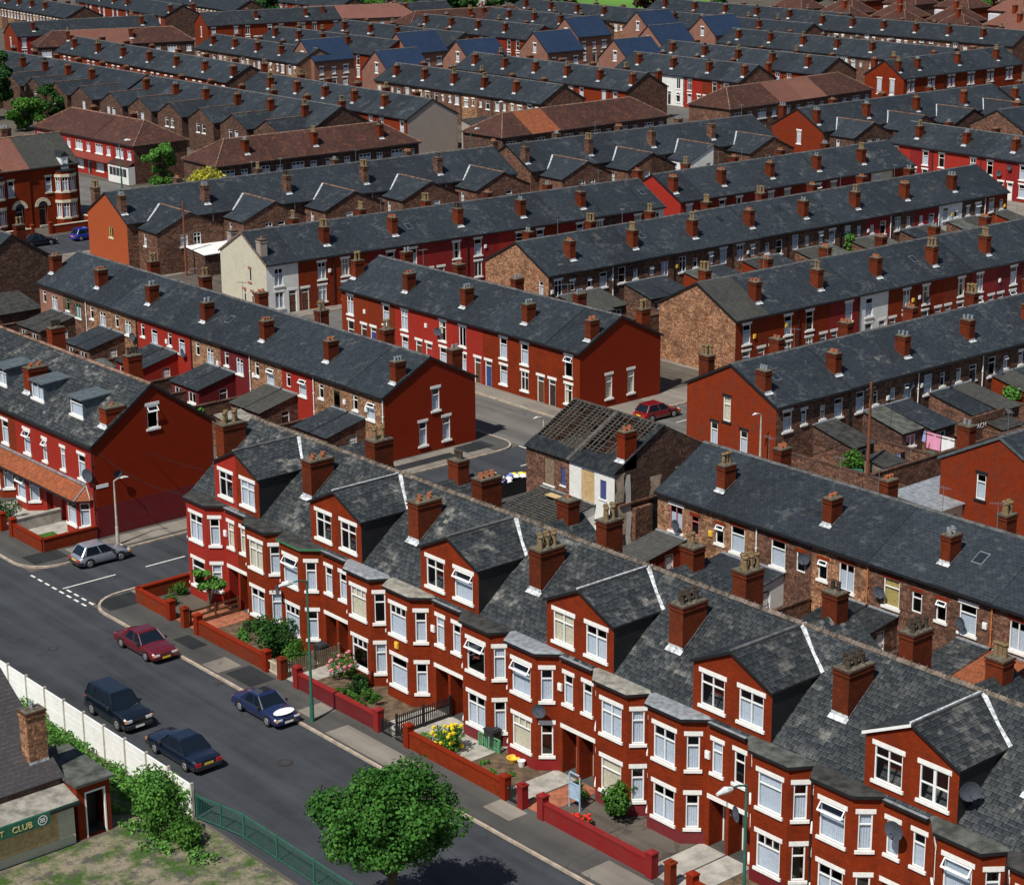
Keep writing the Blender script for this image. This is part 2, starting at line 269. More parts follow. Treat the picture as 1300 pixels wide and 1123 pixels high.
# ------------------------------------------------------------------ windows, doors, chimneys
WC = {}
def win_mesh(w, h, kind, frame, sill, lint, cur, near):
    """returns dict of meshes with the origin at the bottom left of the opening, wall facing -Y"""
    key = (round(w,2), round(h,2), kind, frame, sill, lint, cur, near)
    if key in WC: return WC[key]
    fw = .065; D0, D1 = .035, .10
    f = MB(); op = (kind == 'open')
    f.box(0,D0,0,fw,D1,h); f.box(w-fw,D0,0,w,D1,h); f.box(fw,D0,0,w-fw,D1,fw); f.box(fw,D0,h-fw,w-fw,D1,h)
    tz = h*.7
    if kind in ('transom','cross','open','trip'): f.box(fw,D0,tz-.03,w-fw,D1,tz+.03)
    if kind == 'sash': f.box(fw,D0,h*.5-.03,w-fw,D1,h*.5+.03)
    if kind in ('cross','pair'): f.box(w/2-.03,D0,fw,w/2+.03,D1,h-fw)
    if kind == 'sashpair': f.box(w/2-.07,D0,fw,w/2+.07,D1,h-fw); f.box(fw,D0,h*.5-.03,w/2-.07,D1,h*.5+.03); f.box(w/2+.07,D0,h*.5-.03,w-fw,D1,h*.5+.03)
    if kind == 'trip':
        for q in (1/3, 2/3): f.box(w*q-.025,D0,tz+.03,w*q+.025,D1,h-fw)
    if kind == 'three':
        for q in (1/3, 2/3): f.box(w*q-.03,D0,fw,w*q+.03,D1,h-fw)
        f.box(fw,D0,tz-.02,w-fw,D1,tz+.02)
    if kind == 'open':   # the top light hinged open outwards
        a = rad(38); hh = h-tz-.05
        c, s_ = math.cos(a), math.sin(a)
        def q(x, t): return (x, D0-.02-s_*t, h-.04-c*t)
        for (xa, xb, ta, tb) in ((.02,.08,0,hh),(w-.08,w-.02,0,hh),(.08,w-.08,0,.06),(.08,w-.08,hh-.06,hh)):
            A = [q(xa,ta),q(xb,ta),q(xb,tb),q(xa,tb)]; B = [(v[0],v[1]+.04,v[2]+.02) for v in A]
            f.face(A[::-1]); f.face(B)
            for i in range(4): f.face([A[i],A[(i+1)%4],B[(i+1)%4],B[i]])
    mats = [frame]
    d = {}
    sl, ln = MB(), MB()
    if sill: sl.box(-.12,-.09,-.15,w+.12,.03,0); sl.face([(0,.03,0),(w,.03,0),(w,.13,.02),(0,.13,.02)])
    if lint: ln.box(-.13,-.025,h,w+.13,.13,h+.22)
    if near:
        if sill: d['sill'] = sl.mesh('sill', [sill])
        if lint: d['lintel'] = ln.mesh('lintel', [lint])
    else:
        for src, mm in ((sl, sill), (ln, lint)):
            if mm:
                if mm not in mats: mats.append(mm)
                n0 = len(f.v); f.v += src.v; f.f += [[i+n0 for i in q] for q in src.f]; f.m += [mats.index(mm)]*len(src.f)
    d['window'] = f.mesh('window', mats)
    g = MB()
    if near:
        g.face([(fw,.07,fw),(w-fw,.07,fw),(w-fw,.07,h-fw),(fw,.07,h-fw)])
        if op:
            a = rad(38); hh = h-tz-.05; c, s_ = math.cos(a), math.sin(a)
            q = lambda x, t: (x, D0-.01-s_*t, h-.03-c*t)
            g.face([q(.07,hh-.05),q(w-.07,hh-.05),q(w-.07,.05),q(.07,.05)])
        d['pane'] = g.mesh('pane', ['glass'])
        k = MB()
        def drape(x0, x1, z0, z1, y=.13):
            n = max(4, int((x1-x0)/.055)); 
            for i in range(n):
                xa, xb = x0+(x1-x0)*i/n, x0+(x1-x0)*(i+1)/n
                ya, yb = y+(.022 if i % 2 else 0), y+(0 if i % 2 else .022)
                k.face([(xa,ya,z0),(xb,yb,z0),(xb,yb,z1),(xa,ya,z1)])
        cm = 'net'
        if cur == 'net': drape(.02,w-.02,.02,tz+.02)
        elif cur == 'full': drape(.02,w-.02,.02,h-.02)
        elif cur == 'drapes': cm = 'drape'; drape(.02,w*.38,.02,h); drape(w*.72,w-.02,.02,h)
        elif cur == 'drape': cm = 'drape'; drape(.02,w-.02,.02,h)
        elif cur == 'gold': cm = 'drape_gold'; drape(.02,w-.02,.02,h)
        if cur != 'none': d['curtain'] = k.mesh('curtain', [cm])
        r = MB(); r.face([(-.1,.5,-.1),(w+.1,.5,-.1),(w+.1,.5,h+.1),(-.1,.5,h+.1)])
    else:
        g.face([(fw,.07,fw),(w-fw,.07,fw),(w-fw,.07,h-fw),(fw,.07,h-fw)], 0)
        if cur == 'net': g.face([(fw,.066,fw),(w-fw,.066,fw),(w-fw,.066,tz),(fw,.066,tz)], 1)
        elif cur in ('full','drape'): g.face([(fw+w*.04,.066,fw),(w-fw-w*.04,.066,fw),(w-fw-w*.04,.066,h-fw-.05),(fw+w*.04,.066,h-fw-.05)], 1)
        d['pane'] = g.mesh('pane', ['glass_dark','netglass'])
    WC[key] = d; return d
def netglass():
    k = NT('netglass'); k.l(k.mix(k.noise(9, k.pos()), (.36,.40,.46), (.52,.56,.62)), k.b.inputs['Base Color']); k.b.inputs['Roughness'].default_value = .12; M['netglass'] = k.m
netglass()
def window(parent, x, y, z, w, h, a=0, kind='transom', frame='white', sill='stone_white', lint='stone_white', cur='net', near=True):
    d = win_mesh(w, h, kind, frame, sill, lint, cur, near)
    o = link('window', d['window'], parent, (x,y,z), a)
    for k in ('pane','curtain','sill','lintel'):
        if k in d: link(k, d[k], o)
    return o
DC = {}
def door(parent, x, y, z, w, h, a=0, mat='door_white', frame='white', lint='stone_white', near=True, rec=.05):
    key = (w, h, mat, frame, lint, rec)
    if key not in DC:
        f = MB(); r = rec
        f.box(0,r,0,.07,r+.1,h,1); f.box(w-.07,r,0,w,r+.1,h,1); f.box(.07,r,h-.07,w-.07,r+.1,h,1); f.box(.07,r,h-.45,w-.07,r+.1,h-.40,1)
        f.box(.07,r+.04,0,w-.07,r+.08,h-.45,0)
        for (za, zb) in ((.15,.8),(.95,1.75)): f.box(.17,r+.02,za,w-.17,r+.04,zb,0)
        f.face([(.07,r+.06,h-.4),(w-.07,r+.06,h-.4),(w-.07,r+.06,h-.07),(.07,r+.06,h-.07)],2)
        hd = MB(); hd.box(w-.2,r-.02,1.0,w-.14,r+.04,1.14)
        ln = MB(); ln.box(-.14,-.025,h,w+.14,min(.12,r+.1),h+.23)
        st = MB(); st.box(-.05,-.3,-.25,w+.05,r+.1,0)
        DC[key] = (f.mesh('door',[mat,frame,'glass_dark']), hd.mesh('handle',['chrome']), ln.mesh('lintel',[lint]) if lint else None, st.mesh('step',['concrete']))
    f, hd, ln, st = DC[key]
    o = link('door', f, parent, (x,y,z), a)
    if near: link('handle', hd, o); link('step', st, o)
    if ln: link('lintel', ln, o)
    return o
PC = {}
def pot_mesh(kind):
    if kind not in PC:
        b = MB()
        if kind == 'short': b.lathe([(.13,0),(.12,.16),(.14,.17),(.14,.2),(.10,.2),(.09,.05)], 10); mt = 'pot_clay'
        elif kind == 'tall': b.lathe([(.15,0),(.13,.12),(.11,.55),(.13,.58),(.16,.62),(.16,.70),(.11,.75),(.10,.5)], 10); mt = 'pot_buff'
        elif kind == 'dark': b.lathe([(.14,0),(.12,.1),(.11,.4),(.14,.45),(.14,.5),(.09,.5),(.08,.3)], 10); mt = 'pot_dark'
        else: b.lathe([(.10,0),(.10,.25),(.12,.3),(.08,.32),(.07,.1)], 8); mt = 'lead'
        PC[kind] = b.mesh('chimney_pot', [mt], True)
    return PC[kind]
CHC = {}
def chimney(parent, x0, y0, w, d, zroof, ztop, mat='brick_accrington', pots='short', np_=3, slope=.5, flash=True, corb=True):
    """stack standing through the roof; zroof = height of the roof on its low (front) face"""
    key = (round(w,2), round(d,2), round(ztop-zroof,2), mat, slope, flash)
    if key not in CHC:
        H = ztop-zroof; b = MB(); zb = -.6 if slope > 0 else -.6
        b.box(0,0,zb,w,d,H-.32); e = .05
        b.box(-e,-e,H-.32,w+e,d+e,H-.22,0); b.box(-.01,-.01,H-.22,w+.01,d+.01,H-.12,0); b.box(-e*1.3,-e*1.3,H-.12,w+e*1.3,d+e*1.3,H-.03,2); b.box(-.02,-.02,H-.03,w+.02,d+.02,H,1)
        b.face([(.02,.02,H+.001),(w-.02,.02,H+.001),(w*.7,d/2,H+.09),(w*.3,d/2,H+.09)],1); b.face([(w-.02,.02,H+.001),(w-.02,d-.02,H+.001),(w*.7,d/2,H+.09)],1); b.face([(.02,d-.02,H+.001),(.02,.02,H+.001),(w*.3,d/2,H+.09)],1); b.face([(w-.02,d-.02,H+.001),(.02,d-.02,H+.001),(w*.3,d/2,H+.09),(w*.7,d/2,H+.09)],1)
        fl = None
        if flash and slope:
            fl = MB(); g = .06; k = slope
            z = lambda y: k*y+.08 if True else 0
            s0, s1 = -.22, d+.05
            fl.face([(-.08,s0,z(s0)),(w+.08,s0,z(s0)),(w+.08,-.01,z(-.01)),(-.08,-.01,z(-.01))]); fl.face([(-.02,-.012,z(0)),(w+.02,-.012,z(0)),(w+.02,-.012,z(0)+.14),(-.02,-.012,z(0)+.14)])
            for xa in (-.06, w+.0): fl.face([(xa,0,z(0)),(xa+.06,0,z(0)),(xa+.06,s1,z(s1)),(xa,s1,z(s1))],1)
            fl = fl.mesh('flashing', ['flash','flash_dull'])
        CHC[key] = (b.mesh('chimney', [mat,'mortar_cap','brick_sooty']), fl)
    cm, fl = CHC[key]
    o = link('chimney', cm, parent, (x0,y0,zroof))
    if fl: link('flashing', fl, o)
    H = ztop-zroof
    for i in range(np_):
        t = (i+.5)/np_
        if d > w: px, py = w/2, .12+(d-.24)*t
        else: px, py = .12+(w-.24)*t, d/2
        if np_ >= 4 and d > w: px = w*(.3 if i % 2 else .7)
        link('chimney_pot', pot_mesh(pots), o, (px,py,H+.03))
    return o
def dish(parent, x, y, z, a=0, r=.38):
    k = ('dish', r)
    if k not in PC:
        b = MB(); n = 14
        rings = [(0,0),(.5,.03),(1,.10)]
        for (r0,d0),(r1,d1) in zip(rings, rings[1:]):
            for i in range(n):
                t0,t1 = 2*PI*i/n, 2*PI*(i+1)/n
                P = lambda rr,dd,t: (rr*r*math.cos(t), -.25-dd, rr*r*math.sin(t))
                pts = [P(r0,d0,t0),P(r1,d1,t0),P(r1,d1,t1),P(r0,d0,t1)]
                if r0 == 0: pts = pts[:3]
                b.face(pts); b.face([(q[0],q[1]+.015,q[2]) for q in reversed(pts)])
        b.tube((0,0,-.1),(0,-.25,0),.02); b.tube((0,-.27,-r*.6),(0,-.6,-.02),.012); b.box(-.03,-.66,-.05,.03,-.58,.03)
        PC[k] = b.mesh('satellite_dish', ['dish'], False)
    return link('satellite_dish', PC[k], parent, (x,y,z), a)
def alarm(parent, x, z, mat='white', y=0):
    k = ('al', mat)
    if k not in PC: b = MB(); b.box(-.14,-.1,0,.14,0,.38); b.box(-.11,-.12,.05,.11,-.1,.3); PC[k] = b.mesh('alarm_box', [mat])
    return link('alarm_box', PC[k], parent, (x,y,z))
def pipe(parent, x, z0, z1, mat='black', y=-.08):
    k = ('pp', round(z1-z0,2), mat)
    if k not in PC:
        b = MB(); b.tube((0,0,0),(0,0,z1-z0),.045,n=6)
        zz = .5
        while zz < z1-z0: b.box(-.07,-.05,zz,.07,.08,zz+.06); zz += 1.5
        PC[k] = b.mesh('downpipe', [mat])
    return link('downpipe', PC[k], parent, (x,y,z0))
def aerial(parent, x, y, z):
    k = 'aer'
    if k not in PC:
        b = MB(); b.tube((0,0,0),(0,0,1.6),.02,n=5); b.tube((-.5,0,1.5),(.5,.1,1.5),.012,n=4)
        for i in range(7): b.tube((-.45+.14*i,-.22,1.5),(-.45+.14*i,.22,1.52),.008,n=4)
        PC[k] = b.mesh('aerial', ['metal'])
    return link('aerial', PC[k], parent, (x,y,z), R.uniform(0,3))
# ------------------------------------------------------------------ foliage
def leaves(b, blobs, n, size, m=0, rnd=R, fill=.35):
    tot = sum(q[3]**2 for q in blobs)
    for (cx,cy,cz,r) in blobs:
        for i in range(int(n*r*r/tot)+1):
            d = Vector((rnd.gauss(0,1),rnd.gauss(0,1),rnd.gauss(0,1))).normalized()
            rr = r*(rnd.uniform(.8,1.12) if rnd.random() > fill else rnd.uniform(.3,.9))
            c = Vector((cx,cy,cz)) + Vector((d.x,d.y,d.z*.85))*rr
            if c.z < .02: continue
            nrm = (d + Vector((rnd.gauss(0,.6),rnd.gauss(0,.6),rnd.gauss(0,.6)+.3))).normalized()
            u = nrm.orthogonal().normalized(); u = Matrix.Rotation(rnd.uniform(0,6.28),3,nrm) @ u; v = nrm.cross(u)
            s = size*rnd.uniform(.6,1.3)
            b.face([c-u*s*.5-v*s*.28, c+u*s*.1-v*s*.4, c+u*s*.6, c+u*s*.1+v*s*.4, c-u*s*.5+v*s*.28], m)
def clumps(rx, ry, z0, z1, n, r, rnd=R):
    out = []
    for i in range(n):
        t = rnd.random(); a = rnd.uniform(0,6.28); zz = z0 + (z1-z0)*rnd.random()
        k = math.sqrt(max(0, 1-((zz-(z0+z1)/2)/((z1-z0)/2+.01))**2)); q = rnd.uniform(.35,1)*k
        out.append((rx*q*math.cos(a), ry*q*math.sin(a), zz, r*rnd.uniform(.7,1.25)))
    return out
def tree(x, y, h, rx, label, name='tree', mat='leaf', n=5000, size=.16, z0=None, cl=22, group=None, ry=None, seed=0):
    rnd = random.Random(seed+int(x*7+y*3)); t = thing(name, label, 'tree' if 'tree' in name else 'shrub', (x,y,0), group=group)
    z0 = h*.35 if z0 is None else z0; ry = rx if ry is None else ry
    bl = clumps(rx*.92, ry*.92, z0+.12*(h-z0), h*.94, cl, rx*.25, rnd)
    bl += [(q[0]*1.12, q[1]*1.12, q[2]+rnd.uniform(-.2,.4)*rx*.3, q[3]*.5) for q in bl[::3]]
    b = MB(); b.tube((0,0,0),(.1,0,z0+.3),h*.035+.03,h*.02+.02)
    for q in bl[:max(6,cl//2)]: b.tube((.1,0,z0*.75),q[:3],h*.012+.015,.012,n=5)
    b.build('trunk', 'bark', t)
    f = MB(); leaves(f, bl, n, size, rnd=rnd); f.build('crown', mat, t); return t
def shrub(x, y, h, rx, label, mat='leaf', n=900, size=.12, ry=None, cl=8, z=0, flower=None, group=None, name='shrub'):
    rnd = random.Random(int(x*31+y*17)); ry = rx if ry is None else ry
    f = MB(); bl = clumps(rx*.8,ry*.8,h*.2,h*.85,cl,min(rx,h*.6)*.5,rnd); leaves(f, bl, n, size, rnd=rnd)
    mats = [mat]
    if flower:
        mats.append(flower)
        for i in range(36):
            q = rnd.choice(bl); d = Vector((rnd.gauss(0,1)-.5,rnd.gauss(0,1)-.5,abs(rnd.gauss(0,1)))).normalized()*q[3]*1.15
            c = Vector(q[:3])+d; s = .07; f.box(c.x-s,c.y-s,c.z-s,c.x+s,c.y+s,c.z+s*.6,1)
    for i in range(5): f.tube((0,0,0),bl[i % len(bl)][:3],.02,.01,n=4)
    o = f.build(name, mats, None, (x,y,z)); return tag(o, label, 'shrub', group)
# ------------------------------------------------------------------ houses
ADJ = {'brick_accrington':'rust red brick','brick_rust':'rust red brick','brick_brown':'brown brick','brick_ochre':'ochre brick','brick_dark':'dark brown brick','brick_pink':'pinkish brick','brick_mottled':'mottled brick','paint_red':'bright red painted','paint_crimson':'dark red painted','paint_maroon':'maroon painted','paint_orange':'orange painted','paint_pink':'pink painted','paint_cream':'cream painted','paint_white':'white painted','render_grey':'grey rendered','paint_gable':'red painted'}
def put(root, ops, a=0, ox=0, oy=0, near=True):
    for o in ops:
        c, s = math.cos(a), math.sin(a)
        x = ox + c*o['x']; y = oy + s*o['x']
        if o['t'] == 'w': window(root, x, y, o['z'], o['w'], o['h'], a, o.get('k','transom'), o.get('f','white'), o.get('s','stone_white'), o.get('l','stone_white'), o.get('c','net'), near)
        else: door(root, x, y, o['z'], o['w'], o['h'], a, o.get('m','door_white'), o.get('f','white'), o.get('l','stone_white'), near, o.get('r',.05))
def holes(ops): return [(o['x'], o['z'], o['x']+o['w'], o['z']+o['h']) + ((o['r'],) if 'r' in o else ()) for o in ops]
def roof_polys(w, d, he, hr, xl, xr, ov=.22, hipl=0, hipr=0, half=None, up=.09):
    k = (hr-he)/(d/2); rz = hr+up
    ze = he-k*ov+up
    a = (xl,-ov,ze); b = (xr,-ov,ze); rl = (xl+hipl,d/2,rz); rr = (xr-hipr,d/2,rz); c = (xr,d+ov,ze); e = (xl,d+ov,ze)
    P = [[a,b,rr,rl],[c,e,rl,rr]]
    if hipl: P.append([e,a,rl])
    if hipr: P.append([b,c,rr])
    return P
def house(x, y, rot, w, d, he, hr, label, wall='brick_rust', front=(), left=None, right=None, gable=None, roof='slate_mid', near=True, group=None, hip='', barge='black', gutter='black',
          ridge='ridge_grey', name='terraced_house', cat='house', ov=.22, z0=-.1, dz=None, rearwall=None):
    root = thing(name, label, cat, (x,y,0), rot, group)
    gm = gable or wall
    mats = [wall] + ([gm] if gm != wall else []) ; gi = len(mats)-1
    b = MB(); b.wall(w, [(0,he),(w,he)], holes(front), 0, base=z0)
    b.at(w,d,0,PI).wall(w, [(0,he),(w,he)], (), 0, base=z0)
    top = [(0,he),(d,he)] if hip else [(0,he),(d/2,hr),(d,he)]
    if left is not None: b.at(0,d,0,-PI/2).wall(d, top if 'l' in hip or not hip else [(0,he),(d/2,hr),(d,he)], holes(left), gi, base=z0)
    if right is not None: b.at(w,0,0,PI/2).wall(d, top if 'r' in hip or not hip else [(0,he),(d/2,hr),(d,he)], holes(right), gi, base=z0)
    b.M = None
    # floor between the storeys keeps rooms dark
    b.face([(0,.15,he-.05),(w,.15,he-.05),(w,d-.1,he-.05),(0,d-.1,he-.05)], 0)
    b.face([(0,.02,2.75),(w,.02,2.75),(w,d-.1,2.75),(0,d-.1,2.75)], 0); b.face([(0,.02,0.05),(w,.02,0.05),(w,d-.1,0.05),(0,d-.1,0.05)], 0)
    b.build('wall', mats, root)
    xl = -.1 if left is not None else 0; xr = w+.1 if right is not None else w
    dzz = R.uniform(-.03,.03) if dz is None else dz
    rb = MB(); hl = d/2*.95 if 'l' in hip else 0; hrr = d/2*.95 if 'r' in hip else 0
    if hl: xl = -.3
    if hrr: xr = w+.3
    rp = roof_polys(w, d, he, hr, xl, xr, ov, hl, hrr)
    rb.slab([[(q[0],q[1],q[2]+dzz) for q in P] for P in rp], .07, 0, 1, skipx=[0 if left is None else -99, w if right is None else -99])
    rt = MB(); rz = hr+.09
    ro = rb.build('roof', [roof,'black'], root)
    n = max(2, int((xr-xl-hl-hrr)/.45))
    for i in range(n):
        xa = xl+hl+(xr-xl-hl-hrr)*i/n; xb = xl+hl+(xr-xl-hl-hrr)*(i+1)/n - (.015 if near else 0); j = R.uniform(-.012,.012) if near else 0
        rt.face([(xa,d/2-.14,rz-.06+j),(xb,d/2-.14,rz-.06+j),(xb,d/2-.05,rz+.05+j),(xa,d/2-.05,rz+.05+j)]); rt.face([(xa,d/2-.05,rz+.05+j),(xb,d/2-.05,rz+.05+j),(xb,d/2+.05,rz+.05+j),(xa,d/2+.05,rz+.05+j)]); rt.face([(xa,d/2+.05,rz+.05+j),(xb,d/2+.05,rz+.05+j),(xb,d/2+.14,rz-.06+j),(xa,d/2+.14,rz-.06+j)])
    if near: rt.face([(xl+hl,d/2-.14,rz-.06),(xl+hl,d/2-.05,rz+.05),(xl+hl,d/2+.05,rz+.05),(xl+hl,d/2+.14,rz-.06)]); rt.face([(xr-hrr,d/2-.14,rz-.06),(xr-hrr,d/2+.14,rz-.06),(xr-hrr,d/2+.05,rz+.05),(xr-hrr,d/2-.05,rz+.05)])
    rk = (hr-he)/(d/2)
    for xe, hh, sg in ((xl,hl,1),(xr,hrr,-1)):
        if hh:
            for yy, yd in ((-ov,1),(d+ov,-1)): rt.tube((xe,yy,he-rk*ov+.12),(xe+sg*hh,d/2,rz+.05),.08,n=5)
    rt.build('ridge_tiles', ridge, ro)
    g = MB(); g.box(xl,-ov-.1,he-rk*ov-.06,xr,-ov+.02,he-rk*ov+.05); g.box(xl,-ov+.02,he-.2,xr,.0,he-.04,skip='k')
    g.build('gutter', gutter, root)
    if not hip:
        for flag, xe in ((left,xl-.03),(right,xr+.001)):
            if flag is None: continue
            bb = MB()
            for (ya,za),(yb,zb) in (((-ov,he-rk*ov),(d/2,hr)),((d+ov,he-rk*ov),(d/2,hr))):
                t = -.10
                pts = [(ya,za+t),(yb,zb+t),(yb,zb+.105),(ya,za+.105)]
                A = [(xe,p[0],p[1]) for p in pts]; B = [(xe+.03,p[0],p[1]) for p in pts]
                bb.face(A); bb.face(B[::-1])
                for i in range(4): bb.face([A[i],B[i],B[(i+1)%4],A[(i+1)%4]])
            bb.build('bargeboard', barge, root)
    root['_'] = 0; del root['_']
    return root
def W_(x, z, w, h, k='transom', c='net', **q): return dict(t='w', x=x, z=z, w=w, h=h, k=k, c=c, **q)
def D_(x, z, w, h, m='door_white', **q): return dict(t='d', x=x, z=z, w=w, h=h, m=m, **q)
def stack(root, xc, he, hr, d, w=.7, dp=1.0, y=1.2, top=7.75, mat='brick_rust', pots=None, n=None, back=False, slope=None):
    k = (hr-he)/(d/2)
    yy = d-y-dp if back else y
    zr = he+k*y+.09
    if back: return chimney(root, xc-w/2, yy, w, dp, zr, top, mat, pots or R.choice(['short','short','tall','cap']), n or R.choice([2,3,4]), 0, False)
    return chimney(root, xc-w/2, yy, w, dp, zr, top, mat, pots or R.choice(['short','short','tall','cap','dark']), n or R.choice([2,3,4]), k)
def lean(root, x0, x1, dep, h1, h0, wall, roof='slate_mid', ops=(), side=(), sidel=(), near=True, ridge='lead', name='rear_extension'):
    b = MB()
    L = x1-x0
    b.at(x0,-dep,0,0).wall(L, [(0,h0),(L,h0)], holes(ops), 0, base=-.1)
    b.at(x0,0,0,-PI/2).wall(dep, [(0,h1),(dep,h0)], holes(sidel), 0, base=-.1)
    b.at(x1,-dep,0,PI/2).wall(dep, [(0,h0),(dep,h1)], holes(side), 0, base=-.1)
    b.M = None
    o = b.build(name, wall, root)
    k = (h1-h0)/dep; r = MB()
    r.slab([[(x0-.12,-dep-.18,h0-k*.18+.08),(x1+.12,-dep-.18,h0-k*.18+.08),(x1+.12,-.001,h1+.08),(x0-.12,-.001,h1+.08)]], .07, 0, 1)
    r.box(x0-.12,-.16,h1+.02,x1+.12,-.002,h1+.13,2)
    r.build('extension_roof', [roof,'black',ridge], o)
    put(o, ops, 0, x0, -dep, near); put(o, side, PI/2, x1, -dep, near); put(o, sidel, -PI/2, x0, 0, near)
    return o
def outrigger(root, w, side, wo, dep, he, hr, wall, roof='slate_mid', ops=(), sops=(), near=True, mainz=None, ridge='ridge_clay', white=True, run=3.2, mk=0):
    """half of a gabled back wing; its ridge runs out from the party line at x = w (side r) or x = 0 (side l)"""
    b = MB(); xp = w if side == 'r' else 0
    if side == 'r':
        x0 = w-wo; b.at(x0,-dep,0,0).wall(wo, [(0,he),(wo,hr)], holes(ops), 0, base=-.1); b.at(x0,0,0,-PI/2).wall(dep, [(0,he),(dep,he)], holes(sops), 0, base=-.1)
    else:
        x0 = 0; b.at(0,-dep,0,0).wall(wo, [(0,hr),(wo,he)], holes(ops), 0, base=-.1); b.at(wo,-dep,0,PI/2).wall(dep, [(0,he),(dep,he)], holes(sops), 0, base=-.1)
    b.M = None
    o = b.build('back_wing', wall, root)
    k = (hr-he)/wo; r = MB(); up = .085; e = .2
    xe = x0-e if side == 'r' else wo+e
    ya, yb = -dep-.12, .0
    # slope from eave line back to where it meets the main roof
    P = [(xe,ya,he-k*e+up),(xp,ya,hr+up),(xp,run,hr+up),(xe,yb,he-k*e+up)]
    if side == 'l': P = [P[1],P[0],P[3],P[2]]
    r.slab([P], .07, 0, 1, skipx=[xp])
    ro = r.build('back_wing_roof', [roof,'black'], o)
    t = MB()
    s = 1 if side == 'r' else -1
    t.box(min(xp,xp-s*.12),ya,hr+up-.03,max(xp,xp-s*.12),run-.1,hr+up+.05,0)
    if white and side == 'r' and mk:
        f0 = max(0, (5.3-he)/(hr-he)); xs_ = x0+wo*f0; ye = (hr-5.3)/mk; zz = lambda y: 5.3+mk*y+.13
        t.face([(xs_-.30,-.2,zz(-.2)),(xs_-.04,-.2,zz(-.2)),(xp-.0,ye,zz(ye)),(xp-.26,ye,zz(ye))],1)
    t.build('flashing', [ridge,'flash'], o)
    put(o, ops, 0, x0, -dep, near)
    if side == 'r': put(o, sops, -PI/2, x0, 0, near)
    else: put(o, sops, PI/2, wo, -dep, near)
    return o
def front_ops(i, w, rnd, near, up=True, frame='white', lower=True, hw=.95):
    ks = ['transom','transom','cross','sash','transom','open','pair']; cs = ['net','net','net','full','none','drapes']
    mir = (i % 2 == 1)
    def mx(x, ww): return w-x-ww if mir else x
    ops = [W_(mx(.9,hw), 2.98, hw, 1.75, rnd.choice(ks), rnd.choice(cs))]
    if lower: ops += [W_(mx(.9,hw), .7, hw, 1.65, rnd.choice(ks), rnd.choice(cs)), D_(mx(w-1.15,.85), .1, .85, 2.25, rnd.choice(['door_white','door_white','door_red','door_dark','door_brown','door_blue']))]
    return ops
def rear_ops(i, w, rnd, lint='brick', lower=False, frame='white'):
    ks = ['transom','cross','sash','open','transom']; cs = ['net','none','full','net']; mir = (i % 2 == 1)
    def mx(x, ww): return w-x-ww if mir else x
    v = rnd.random(); q = dict(l=None if rnd.random() < .6 else 'stone_white', f=frame)
    s = 'stone_white' if rnd.random() < .6 else None
    ops = [W_(mx(.75,.95), 3.05+rnd.uniform(0,.2), .95, rnd.choice([1.3,1.5,1.6]), rnd.choice(ks), rnd.choice(cs), s=s, **q)]
    ops.append(W_(mx(2.75,.55), 3.4, .55, rnd.choice([.95,1.1]), rnd.choice(['transom','transom','open']), rnd.choice(cs), s=s, **q))
    if lower: ops += [W_(mx(2.5,1.0), .9, 1.0, 1.2, 'transom', 'net', s='stone_white', **q)]
    return ops
def wname(m): return ADJ.get(m, 'brick')
